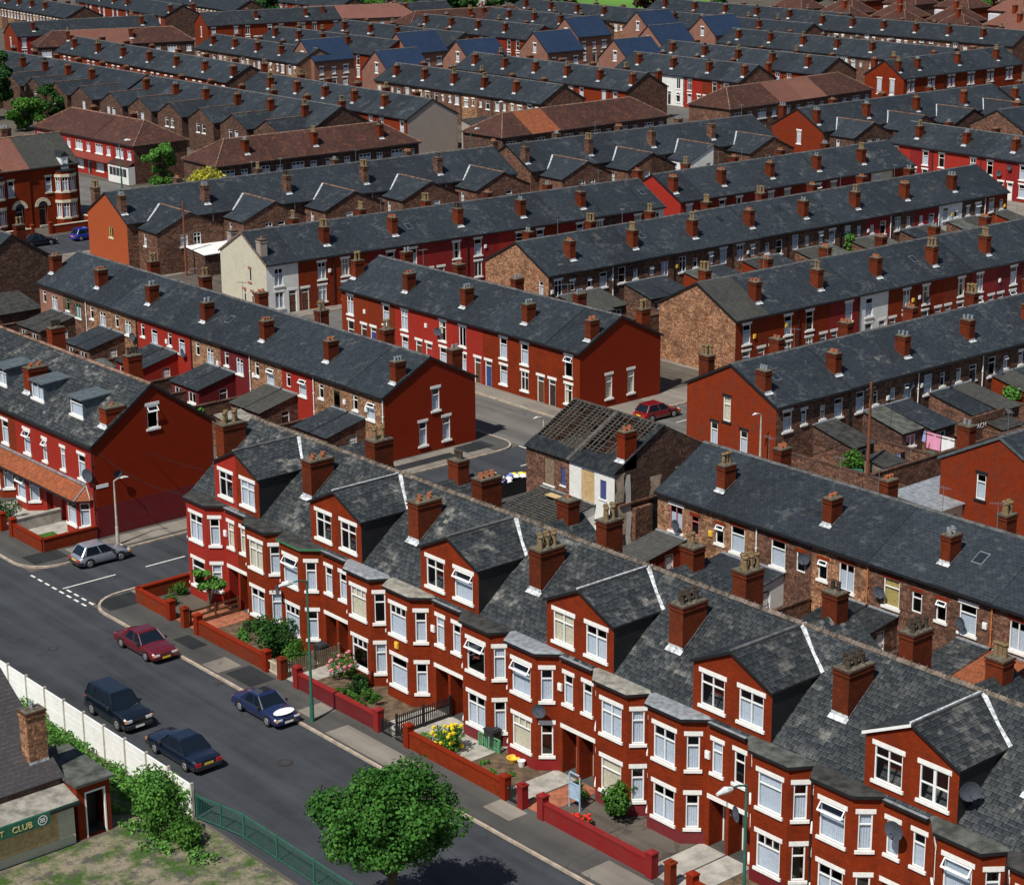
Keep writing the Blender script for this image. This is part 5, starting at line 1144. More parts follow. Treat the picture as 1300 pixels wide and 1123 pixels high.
def gate(x, y, w, label, mat, h=1.0):
    b = MB()
    for i in range(int(w/.12)): b.box(-.015,i*.12,.08,.015,i*.12+.05,h-.05+.08*math.sin(i*.5))
    for z in (.2,.8): b.box(-.02,0,z,.02,w,z+.06)
    t = thing('garden_gate', label, 'gate', (x,y,0)); b.build('gate_leaf', mat, t); q = MB(); q.box(-.05,w*.9,.75,.05,w*.98,.82); q.build('latch','metal',t)
gate(GX,88.65,1.05,'cream ironwork gate below the dark hedge','stone_cream'); gate(GX,76.95,1.0,'black gate beside the orange wall pillar','black'); gate(GX,78.2,1.0,'black gate left of the other black gate','black')
gate(GX,67.85,.9,'black gate between two maroon pillars','black')
# ------------------------------------------------------------------ the club building and its side block
def club():
    t = thing('club_building', 'low club building with dark tiled roof and green sign, lower left', 'building', (25,80.4,0))
    w, d, he, hr = 15.0, 12, 2.9, 6.6; k = (hr-he)/(d/2)
    b = MB(); b.wall(w,[(0,he),(w,he)],(),0,base=-.1); b.at(w,0,0,PI/2).wall(d,[(0,he),(d/2,hr),(d,he)],(),0,base=-.1); b.at(w,d,0,PI).wall(w,[(0,he),(w,he)],(),0,base=-.1); b.at(0,d,0,-PI/2).wall(d,[(0,he),(d/2,hr),(d,he)],(),0,base=-.1); b.M = None
    b.build('wall','brick_brown',t)
    r = MB(); r.slab(roof_polys(w,d,he,hr,-.1,w+.15,.1),.08,0,1); r.build('roof',['slate_club','black'],t)
    p = MB(); p.box(0,-1.3,0,w-.1,0,2.05,0,'k'); p.box(8,-1.32,.5,w-1,-1.3,1.95,1); p.build('front_extension',['paint_cream','board'],t)
    q = MB(); q.slab([[(-.1,-1.5,2.25),(w+.1,-1.5,2.25),(w+.1,.02,2.6),(-.1,.02,2.6)]],.12,0,1); q.box(-.1,-1.62,2.05,w+.1,-1.51,2.17,2); q.build('extension_roof',['felt_pale','sign_green','black'],t)
    chimney(t, w-1.1, .9, 1.0, .75, he+k*.9, 6.2, 'brick_mottled', 'cap', 1, k)
    s = MB(); s.box(0,0,0,5.2,.06,.62); so = s.build('sign','sign_green',t,(w-6.75,-1.74,1.7))
    def text(txt, size, mat, loc, rot, parent, nm='lettering'):
        c = bpy.data.curves.new(nm,'FONT'); c.body = txt; c.size = size; c.extrude = .008
        o0 = bpy.data.objects.new(nm, c); C.objects.link(o0)
        dg = bpy.context.evaluated_depsgraph_get(); me = bpy.data.meshes.new_from_object(o0.evaluated_get(dg)); bpy.data.objects.remove(o0)
        me.materials.clear(); me.materials.append(M[mat]); o = link(nm, me, parent, loc); o.rotation_euler = rot; return o
    text('T', .42, 'yellow_frame', (2.6,-.012,.14), (PI/2,0,0), so)
    text('CLUB', .42, 'yellow_frame', (3.25,-.012,.14), (PI/2,0,0), so)
    e = MB(); 
    for r0, r1 in ((.20,.25),):
        for i in range(20):
            a0, a1 = 2*PI*i/20, 2*PI*(i+1)/20
            e.face([(r0*math.cos(a0),0,r0*math.sin(a0)),(r1*math.cos(a0),0,r1*math.sin(a0)),(r1*math.cos(a1),0,r1*math.sin(a1)),(r0*math.cos(a1),0,r0*math.sin(a1))])
    for z in (-.08,0,.08): e.box(-.13,-.005,z-.02,.13,.002,z+.02)
    e.build('emblem','white',so,(4.8,-.015,.31))
    sb = thing('brick_store', 'small flat roofed brick block with dark doorway beside the club', 'building', (40.15,79.2,0))
    b = MB(); o = [D_(.45,0,1.0,2.3)]
    b.wall(1.75,[(0,2.75),(1.75,2.75)],holes(o),0,base=-.1,depth=.25); b.at(1.75,0,0,PI/2).wall(4.2,[(0,2.75),(4.2,2.75)],(),0,base=-.1); b.at(1.75,4.2,0,PI).wall(1.75,[(0,2.75),(1.75,2.75)],(),0,base=-.1); b.at(0,4.2,0,-PI/2).wall(4.2,[(0,2.75),(4.2,2.75)],(),0,base=-.1); b.M = None
    b.face([(.45,.9,0),(1.45,.9,0),(1.45,.9,2.3),(.45,.9,2.3)],1); b.build('wall',['brick_rust','black'],sb)
    f = MB(); f.box(.40,-.02,0,.47,.1,2.37); f.box(1.43,-.02,0,1.5,.1,2.37); f.box(.47,-.02,2.28,1.43,.1,2.37); f.build('door_frame','white',sb)
    r = MB(); r.box(-.12,-.18,2.76,1.95,4.35,2.9); r.build('roof','feltg',sb)
    return text
slate('slate_club', (.05,.048,.052), (.062,.058,.06), (.03,.03,.032), w=.3, h=.24, lich=(.09,.07,.06), la=.3, bs=.3)
text = club()
# ------------------------------------------------------------------ concrete panel fence, green railing
yy = 77.6; n = 0
fence = thing('concrete_fence', 'whitewashed concrete panel fence beside the main road', 'fence', (45.45,77.6,0))
for i in range(36):
    b = MB(); y0 = i*2.12; hgt = 1.85 if i else 1.75
    for r in range(6):
        z0 = r*hgt/6; j = R.uniform(-.004,.004)
        b.box(-.035+j,y0+.06,z0+.012,.035+j,y0+2.06,z0+hgt/6-.004)
        b.box(-.025,y0+.06,z0-.006,.025,y0+2.06,z0+.012)
    b.build('panel','concrete_panel',fence)
    p = MB(); p.box(-.07,y0-.06,0,.07,y0+.06,1.98 if i else 1.85); p.build('post','post',fence)
b = MB(); t = thing('green_railing','green mesh railing at the bottom end of the concrete fence','fence',(45.5,77.3,0))
pp = [(0,0),(.35,-1.6),(.6,-3.2),(.6,-6),(.6,-9),(.6,-12),(.6,-15),(.6,-18)]
for (xa,ya),(xb,yb) in zip(pp,pp[1:]):
    L = math.hypot(xb-xa,yb-ya); a = math.atan2(yb-ya,xb-xa); b.at(xa,ya,0,a); b.box(0,-.02,1.25,L,.02,1.31); b.box(0,-.02,.1,L,.02,.15)
    m = int(L/.11)
    for i in range(m): b.box(i*.11,-.006,.15,i*.11+.014,.006,1.25)
    for q in range(8): b.box(0,-.004,.25+q*.13,L,.004,.262+q*.13)
b.M = None; b.build('mesh','lamp_green',t); b = MB()
for (xa,ya) in pp: b.box(xa-.04,ya-.04,0,xa+.04,ya+.04,1.38)
b.build('posts','lamp_green',t)
# ------------------------------------------------------------------ ground, roads, pavements
def sheet(name, polys, mats, z, th=0, kind='structure', cat=None, label=None):
    b = MB()
    if not isinstance(polys[0][0], (list,tuple)) : polys = [polys]
    for i, P in enumerate(polys):
        mi = 0
        if th: b.prism(P, z-th, z, mi)
        else: b.face([(q[0],q[1],z) for q in P], mi)
    o = b.build(name, mats); tag(o, label, cat, None, kind); return o
def rect(x0,y0,x1,y1): return [(x0,y0),(x1,y0),(x1,y1),(x0,y1)]
sheet('ground', [rect(-400,-300,1500,1500)], 'yard', -.02)
sheet('road', [rect(45.6,0,55.6,330)], 'asphalt', 0)
sheet('side_street', [rect(55.604,106.4,97.5,113.7)], 'asphalt', .0)
sheet('side_street', [rect(97.5,106.4,104.5,113.7), rect(104.5,106.4,240,113.7)], 'street_worn', .0)
sheet('street', [rect(97.5,10,104.5,106.396), rect(97.5,113.704,104.5,204.9)], 'street_worn', .0)
sheet('street', [rect(104.504,152,240,161)], 'street_worn', .0)
sheet('street', [rect(60,205,320,215.5)], 'asphalt', .0)
for x0, x1 in ((176.5,186),(218.5,226.5),(238.5,247.5),(258.5,266),(279,293),(303.5,311.5),(122,136)): sheet('street', [rect(x0,215.504,x1,380)], 'street_worn', .0)
for y0 in (404,365): sheet('street', [rect(187,y0,330,y0+8)], 'street_worn', .002)
def fillet(pts, rs, n=7):
    out = []; m = len(pts)
    for i in range(m):
        p = Vector(pts[i]); r = rs.get(i, 0)
        if not r: out.append(tuple(p)); continue
        a = (Vector(pts[i-1])-p).normalized(); c = (Vector(pts[(i+1)%m])-p).normalized()
        ctr = p+(a+c)*r; s = p+a*r; e = p+c*r
        a0 = math.atan2(s.y-ctr.y,s.x-ctr.x); a1 = math.atan2(e.y-ctr.y,e.x-ctr.x)
        dd = (a1-a0+PI) % (2*PI)-PI
        for k in range(n+1): t = a0+dd*k/n; out.append((ctr.x+r*math.cos(t),ctr.y+r*math.sin(t)))
    return out
def pavement(pts, rs, mat, patches=(), lab=None):
    P = fillet(pts, rs); b = MB(); b.prism(P, -.02, .11, 1, 0)
    n = len(P); ins = []
    for i in range(n):
        p = Vector(P[i]); a = (p-Vector(P[i-1])).normalized(); c = (Vector(P[(i+1)%n])-p).normalized(); nn = Vector((-(a+c).y,(a+c).x)).normalized(); ins.append(p+nn*.17)
    for i in range(n):
        j = (i+1) % n; b.face([(*P[i],.118),(*P[j],.118),(*ins[j],.118),(*ins[i],.118)],1); b.face([(*P[i],.10),(*P[j],.10),(*P[j],.118),(*P[i],.118)],1)
    for qi, q in enumerate(patches):
        b.face([(v[0],v[1],.114+.003*(q[0] == 3)) for v in q[1]], q[0])
    o = b.build('pavement', [mat,'kerbstone','flagstone','tarmac_patch']); tag(o, kind='structure'); return o
plain('kerbstone', (.40,.33,.26), .85, nz=.25, sc=2)
pch = [(3,rect(55.9,104.0,58.5,106.0)),(2,rect(58.6,104.6,62,106.2)),(2,rect(55.7,91.5,57.3,93.2)),(3,rect(56.0,88.6,57.7,91.2)),(2,rect(56.2,82.9,57.8,84.3)),(2,rect(55.7,74.6,57.2,81.0)),(2,rect(56.6,67.0,57.8,69.0)),(2,rect(55.8,58,57.6,61)),(3,rect(62.5,104.4,69.0,106.0)),(3,rect(56.4,95.4,57.5,97.5))]
pavement([(55.4,0),(86.4,0),(86.4,106.6),(55.4,106.6)][:2]+[(96,0),(96,106.6),(55.4,106.6)], {4:2.6}, 'tarmac_path', pch)
pavement([(55.4,113.4),(97.5,113.4),(97.5,204.5),(55.4,204.5)], {0:2.6,1:2}, 'tarmac_path', [(3,rect(56.3,114.5,58.8,116.4)),(2,rect(59.2,114.0,78,115.9)),(2,rect(79,113.7,95,116.6)),(3,rect(84.5,114.5,92,115.6)),(3,rect(93,114.6,95.8,116.4))])
pavement([(104.5,113.4),(240,113.4),(240,151.9),(104.5,151.9)], {0:2}, 'flagpave'if False else 'flagstone', [])
pavement([(104.5,10),(240,10),(240,106.6),(104.5,106.6)], {3:2}, 'flagstone')
pavement([(104.5,161),(240,161),(240,204.5),(104.5,204.5)], {0:2,3:2}, 'flagstone')
# back yards laid over the pavement slabs
for r_ in ((72,8,86,103.2),(72,118,86,200),(107.5,60,200,94),(116,117,123.6,139),(124.5,126,200,139.5),(108,173.5,210,186)): sheet('yard', [rect(*r_)], 'yard', .125)
mk = MB()
def mark(x0,y0,x1,y1): mk.face([(x0,y0,.006),(x1,y0,.006),(x1,y1,.006),(x0,y1,.006)])
y = 113.2
while y > 106.3: mark(55.25,y-.55,55.40,y); y -= .95
y = 109.3
while y > 106.3: mark(55.72,y-.55,55.87,y); y -= .95
mark(55.7,109.6,59.5,109.72); x = 61.7
while x < 96: mark(x,109.55,x+3.0,109.67); x += 5.4
mark(97.3,106.5,97.42,113.6)
for q in range(5): mark(97.9,107.2+q*1.3,98.05,107.9+q*1.3)
x = 106
while x < 150: mark(x,109.9,x+2.6,110.0); x += 5
tag(mk.build('road_markings','marking'), kind='structure')
def cover(x,y,label,sz=.32,rot=0,sq=False):
    b = MB()
    if sq: b.box(-sz,-sz*.7,.004,sz,sz*.7,.012); [b.box(-sz+.06+i*.11,-sz*.6,.012,-sz+.1+i*.11,sz*.6,.018,1) for i in range(int(sz*2/.11)-1)]
    else: b.tube((0,0,.003),(0,0,.012),sz,n=18); b.tube((0,0,.012),(0,0,.016),sz*.7,n=14,m=1)
    tag(b.build('manhole_cover',['iron','asphalt'],None,(x,y,0),rot),label,'manhole cover','manhole covers and drains')
plain('iron', (.045,.035,.03), .6, nz=.4, sc=9)
cover(52.2,79.6,'rusty round manhole cover on the main road right of the navy saloon',.42); cover(50.5,101.2,'round manhole cover on the main road left of the burgundy saloon'); cover(52.8,118,'round manhole cover in the road before the left garden wall')
cover(55.1,90.4,'kerbside drain grating behind the navy saloon',.25,0,True); cover(55.1,72.0,'kerbside drain grating beside the pale paving slabs',.25,0,True); cover(70.5,110.7,'round manhole cover in the side street'); cover(101,125,'round manhole cover in the street by the red fronts')
# front gardens
gm = [('soil',100.6),('yard',95.3),('grassy',90.6),('soil',86),('concrete',80.4),('soil',75),('yard',70)]
def garden(x0,y0,x1,y1,m): sheet('garden', [rect(x0,y0,x1,y1)], m, .13)
gms = ['yard','soil','soil','soil','soil','concrete','soil','yard','yard','soil','yard','yard','soil','yard']
for j in range(14):
    y1 = Fy[j]-.05; y0 = y1-FW+.1
    if j % 2 == 0: garden(58.15,y0+1.6,62,y1,gms[j]); garden(58.15,y0,62,y0+1.56,'concrete' if j != 0 else 'flag_red')
    else: garden(58.15,y0,62,y1-1.6,gms[j]); garden(58.15,y1-1.56,62,y1,'flag_red' if j in (1,7) else 'concrete')
sheet('lawn', [rect(58.4,116.9,60.3,119.6)], 'grass', .15)
garden(58.2,116.4,62,121.6,'concrete'); garden(58.2,122,62,127.5,'concrete')
garden_wall([(61.9,116.35),(57.9,116.35),(57.9,120.6)], 'low red corner garden wall around the little lawn', 'brick_rust', .95, pillars=[(57.9,120.6)], cop='paint_gable')
garden_wall([(57.9,122.2),(57.9,127.2)], 'low red wall left of the little lawn garden', 'brick_rust', .95, pillars=[(57.9,122.2)], cop='paint_gable')
garden_wall([(58.1,121.2),(61.8,121.2)], 'grey concrete wall dividing the lawn garden from its neighbour', 'concrete', 1.0, cop='concrete')
sheet('waste_ground', [rect(20,60,45.4,79)], 'waste', .0); sheet('waste_ground', [rect(41.6,79.004,45.4,130)], 'waste', .0)
# distant playing field
sheet('field', [[(352,412),(391,374),(540,515),(500,560)]], 'field', .02)
# ------------------------------------------------------------------ back yard walls and outbuildings
def yardwall(x0,y0,x1,y1,label,h=1.9,mat='brick_brown'): return garden_wall([(x0,y0),(x1,y1)], label, mat, h, .23, cop='brick_dark', group='back yard walls', name='yard_wall')
yardwall(79.6,36,79.6,102.5,'long back alley wall behind the bay fronted terrace'); yardwall(79.6,117.5,79.6,170,'back alley wall behind the left terrace')
for i in range(13): yardwall(79.8,171-4.52*i,86.6,171-4.52*i,f'yard dividing wall, {ORD[i]} from the left behind the row of backs',1.75,'brick_brown' if i % 3 else 'brick_dark')
for i in range(11): yardwall(79.8,87.2-4.36*i,86.3,87.2-4.36*i,f'yard dividing wall, {ORD[i]} down from the derelict house',1.75)
yardwall(107,86.8,150,86.4,'long yard wall behind the terrace with the orange gable'); yardwall(107,80.4+.8,107,94.6,'end wall of the yards facing the street at right')
for i in range(10): yardwall(106.6+4.05*(i+1),86.9,106.6+4.05*(i+1),95,f'yard dividing wall, {ORD[i]} along behind the orange gable',1.75)
yardwall(124.3,132.2,194,131.6,'long back alley wall between the mottled gables')
for i in range(16): yardwall(124.2+4.11*(i+1),132.4,124.2+4.11*(i+1),140-.02*i,f'yard dividing wall, {ORD[i]} right of the upper mottled gable',1.75)
yardwall(80,103.3,86.5,103.3,'broken yard wall by the rubbish heap, left of the derelict house',1.5,'brick_rust')
# row of outhouses with corrugated roofs against the alley (left)
# gabled house ends at the far left edge
row((84.5,196),(84.5,180.5), 4, 'group of backs at the far left edge', '', ['brick_dark','brick_brown','brick_dark'], d=9, hr=8.2, right=(), wing='brick_dark', wingpar=0, st=(1,3), seed=71, pipes=None, wingw=3.2)
def outhouse(x,y,w,d,h1,h0,label,wall,roof,rot=0,ops=()):
    t = thing('outhouse', label, 'outhouse', (x,y,0), rot)
    b = MB(); b.wall(w,[(0,h0),(w,h0)],holes(ops),0,base=-.1); b.at(w,0,0,PI/2).wall(d,[(0,h0),(d,h1)],(),0,base=-.1); b.at(w,d,0,PI).wall(w,[(0,h1),(w,h1)],(),0,base=-.1); b.at(0,d,0,-PI/2).wall(d,[(0,h1),(d,h0)],(),0,base=-.1); b.M = None
    b.build('wall',wall,t); r = MB(); k = (h1-h0)/d; r.slab([[(-.15,-.2,h0-.2*k+.06),(w+.15,-.2,h0-.2*k+.06),(w+.15,d+.1,h1+.1*k+.06),(-.15,d+.1,h1+.1*k+.06)]],.07); r.build('roof',roof,t); put(t,ops)
outhouse(103.2,77.6,7.0,4.2,2.7,2.5,'cream outhouse with flat grey roof and green window','paint_cream','leadflat' if False else 'lead',PI/2*0+0,[W_(1.0,1.0,.9,.9,'pair','none',f='green_frame',s=None,l=None), W_(4.4,.9,.8,1.0,'open','net',l=None)])
outhouse(117.3,143,7.5,4.5,3.0,2.4,'outhouse with grey ribbed roof behind the middle terrace','brick_ochre','tile_grey',0)
outhouse(117.0,131.5,6.5,4.5,3.0,2.4,'outhouse with slate and ribbed roof left of the mottled gable','brick_ochre','slate_mid',0)
outhouse(112.5,183,7,4,2.9,2.5,'low outhouse with bright white roof behind the cream gable','brick_dark','white',0)
outhouse(83.5,173.5,4.6,5,3.0,2.2,'black roofed outhouse at the left end of the row of backs','brick_dark','felt',0)
outhouse(214,226,9,6,3.2,2.6,'low outbuilding with pale sheet roof, upper right of centre','brick_dark','felt_pale',0)
outhouse(190.5,228,8,7,4.4,2.8,'dark roofed outbuilding with white edge behind the grey gable','render_grey','felt',0)
# graffiti wall and washing
text('EACH', .55, 'white', (121.6,88.6,2.0), (PI/2,0,0), None, 'graffiti').data; g_ = bpy.data.objects['graffiti']; tag(g_, 'white painted lettering on the yard wall by the pink washing', 'graffiti')
b = MB(); b.box(0,0,0,4.2,.2,3.0); tag(b.build('brick_screen_wall','brick_brown',None,(121.2,88.62,0)), 'short tall brick wall with white graffiti behind the gable', 'wall')
def washing(x,y,L,label,cols,a=0,h=1.9):
    t = thing('washing_line', label, 'washing line', (x,y,0), a)
    b = MB(); b.tube((0,0,0),(0,0,h+.2),.03,n=6); b.tube((L,0,0),(L,0,h+.2),.03,n=6); b.build('posts','metal',t)
    b = MB(); b.tube((0,0,h+.1),(L,0,h+.1),.012,n=4); b.build('line','black',t)
    xx = .3
    for c, ww, hh in cols:
        q = MB(); n = 6
        for i in range(n): q.face([(ww*i/n,.04*math.sin(i*1.7),-hh),(ww*(i+1)/n,.04*math.sin((i+1)*1.7),-hh+.03),(ww*(i+1)/n,0,0),(ww*i/n,0,0)])
        q.build('laundry',c,t,(xx,0,h+.1)); xx += ww+.08
washing(118.6,92.8,5.2,'washing line with pink and white sheets in the yard right of centre',[('cloth_white',1.0,1.5),('cloth_blue',.6,.9),('cloth_pink',1.3,1.3),('cloth_white',1.2,1.5)],-PI/2)
washing(110.4,88.6,3.6,'washing line with small blue and white clothes',[('cloth_white',.5,.8),('cloth_blue',.4,.6),('cloth_white',.4,.7),('cloth_blue',.5,.5),('black',.5,.7)])
# bins and sheds in the back yards
def bin_(x, y, label, mat='bumper', rot=0):
    t = thing('wheeled_bin', label, 'bin', (x,y,.13), rot, 'bins in the back yards')
    b = MB(); b.face([(-.25,-.3,0),(.25,-.3,0),(.3,-.36,1.0),(-.3,-.36,1.0)]); b.face([(.25,.3,0),(-.25,.3,0),(-.3,.36,1.0),(.3,.36,1.0)]); b.face([(.25,-.3,0),(.25,.3,0),(.3,.36,1.0),(.3,-.36,1.0)]); b.face([(-.25,.3,0),(-.25,-.3,0),(-.3,-.36,1.0),(-.3,.36,1.0)]); b.build('body',mat,t)
    q = MB(); q.box(-.34,-.4,1.0,.34,.4,1.06); q.build('lid',mat,t)
rb_ = random.Random(9)
for i in range(8): bin_(81.2+rb_.uniform(0,3.5), 168.9-4.52*i+rb_.uniform(-.5,.5), f'bin in the {ORD[i]} yard from the left behind the row of backs', rb_.choice(['bumper','lamp_green','bumper']), rb_.uniform(0,3))
for i in range(8): bin_(108.9+4.05*i+rb_.uniform(-.6,.6), 88.3+rb_.uniform(0,1.5), f'bin in the {ORD[i]} yard from the left behind the orange gable', rb_.choice(['bumper','lamp_green','bumper']), rb_.uniform(0,3))
for i in range(6): bin_(126.5+4.11*i+rb_.uniform(-.6,.6), 133.8+rb_.uniform(0,1), f'bin in the {ORD[i]} yard from the left behind the upper mottled gable', 'bumper', rb_.uniform(0,3))
outhouse(109.2,87.2,2.2,1.8,2.3,2.0,'small timber shed against the long yard wall, left of the telegraph pole','timber','felt')
outhouse(123.2,87.2,2.4,1.8,2.3,2.0,'small dark shed against the long yard wall near the right edge','door_brown','felt')
outhouse(80.2,149.6,2.2,2.0,2.3,2.0,'low shed in a middle yard of the left row of backs','timber_old','feltg')
outhouse(80.2,128.0,2.2,2.0,2.3,2.0,'pale roofed shed near the red gable end of the left row','brick_brown','felt_pale')
washing(81.2,144.6,3.2,'washing line in a yard of the left row of backs',[('cloth_white',.6,.9),('cloth_blue',.5,.8),('cloth_white',.9,1.2)],-PI/2)
washing(81.0,75.6,3.0,'washing line in a yard below the derelict house',[('cloth_white',.9,1.2),('cloth_red',.5,.7),('cloth_white',.4,.7)],-PI/2)
# rubbish skip
t = thing('skip','yard skip heaped with rubbish bags beside the derelict house','skip',(87.6,104.4,0),0)
b = MB(); b.face([(0,0,0),(3,0,0),(3.4,0,1.2),(-.4,0,1.2)]); b.face([(0,1.5,0),(-.4,1.5,1.2),(3.4,1.5,1.2),(3,1.5,0)]); b.face([(0,0,0),(-.4,0,1.2),(-.4,1.5,1.2),(0,1.5,0)]); b.face([(3,0,0),(3,1.5,0),(3.4,1.5,1.2),(3.4,0,1.2)]); b.build('body','black',t)
b = MB(); r = random.Random(3)
for i in range(26):
    x, y, z, s = r.uniform(-.2,3.2), r.uniform(.1,1.4), r.uniform(1.0,1.35), r.uniform(.15,.3)
    b.at(x,y,z,r.uniform(0,3)); b.lathe([(0,-s*.6),(s*.8,-s*.3),(s,0),(s*.6,s*.5),(0,s*.65)],7,r.choice([0,0,1,2,3]))
b.M = None; b.build('rubbish',['cloth_white','rubbish_blue','black','yellow_flower'],t)
# ------------------------------------------------------------------ lamps and poles
def lamp(x, y, h, label, mat='lamp_green', ang=PI, arm=1.0, group='street lamps', r=.09):
    t = thing('street_lamp', label, 'street lamp', (x,y,0), ang, group)
    b = MB(); b.tube((0,0,0),(0,0,1.4),r*1.4,r*1.3,10); b.tube((0,0,1.4),(0,0,h-.15),r,r*.6,10); b.tube((0,0,h-.15),(arm*.5,0,h),r*.55,r*.5,8); b.tube((arm*.5,0,h),(arm,0,h+.03),r*.5,r*.45,8); b.build('post',mat,t,smooth=False)
    kq = 1 if h > 6 else .55; q = MB(); q.tube((arm-.1,0,h+.0),(arm+.25*kq,0,h+.05),.10*kq,.16*kq,8); q.tube((arm+.25*kq,0,h+.05),(arm+.75*kq,0,h+.02),.16*kq,.07*kq,8); q.build('lamp_head','lamp_head',t,smooth=True)
lamp(56.0,82.6,8.3,'tall green street lamp on the pavement beside the navy saloon')
lamp(55.9,51.0,8.4,'green street lamp rising in front of the houses at the lower right')
lamp(62.35,114.3,4.75,'short concrete street lamp against the blank red corner gable','post',-.3,.55)
lamp(92.9,105.6,5.0,'short concrete street lamp beside the derelict house','post',PI,.55)
lamp(105.3,95.6,5.0,'short concrete street lamp before the orange gable','post',PI,.5)
lamp(134.8,239.5,6.5,'green street lamp by the white walled shop front, left','lamp_green',-.6,.8)
lamp(175.5,214.5,6.5,'green street lamp standing before the brown hipped terrace','lamp_green',0,.8)
lamp(196,231,7,'red brown street lamp before the grey rendered gable','lamp_brown',PI,.8)
def pole(x, y, h, label):
    t = thing('telegraph_pole', label, 'pole', (x,y,0), 0, 'telegraph poles'); b = MB(); b.tube((0,0,0),(0,0,h),.14,.09,8); b.build('shaft','lamp_brown',t); q = MB(); q.box(-.5,-.04,h-.5,.5,.04,h-.42); q.box(-.3,-.04,h-.9,.3,.04,h-.82); q.build('crossarm','timber_old',t)
pole(108.6,88.2,8.2,'dark telegraph pole in the yards behind the orange gable'); pole(111.2,184.8,8.2,'dark telegraph pole behind the cream gabled terrace')
def cable(a, b_, label, sag=.6):
    q = MB(); P0, P1 = Vector(a), Vector(b_); n = 14
    pts = [P0.lerp(P1, i/n)-Vector((0,0,sag*4*(i/n)*(1-i/n))) for i in range(n+1)]
    for u, v in zip(pts, pts[1:]): q.tube(u-P0, v-P0, .018, n=4, cap=False)
    tag(q.build('overhead_cable','black',None,a), label, 'cable', 'overhead cables')
cable((62.3,116.2,6.2),(61.9,103.9,6.3),'thin cable over the side street from the red gable to the end bay house')
cable((66.0,116.2,5.4),(71.5,103.0,5.2),'second thin cable over the side street near the red gable')
cable((108.6,88.2,7.8),(107.2,95.1,5.1),'cable from the telegraph pole to the orange gabled terrace')
cable((108.6,88.2,7.8),(118.9,95.0,5.1),'cable from the telegraph pole to the brown backs')
cable((108.6,88.2,7.8),(94.8,83.0,5.1),'cable from the telegraph pole to the row below the derelict house')
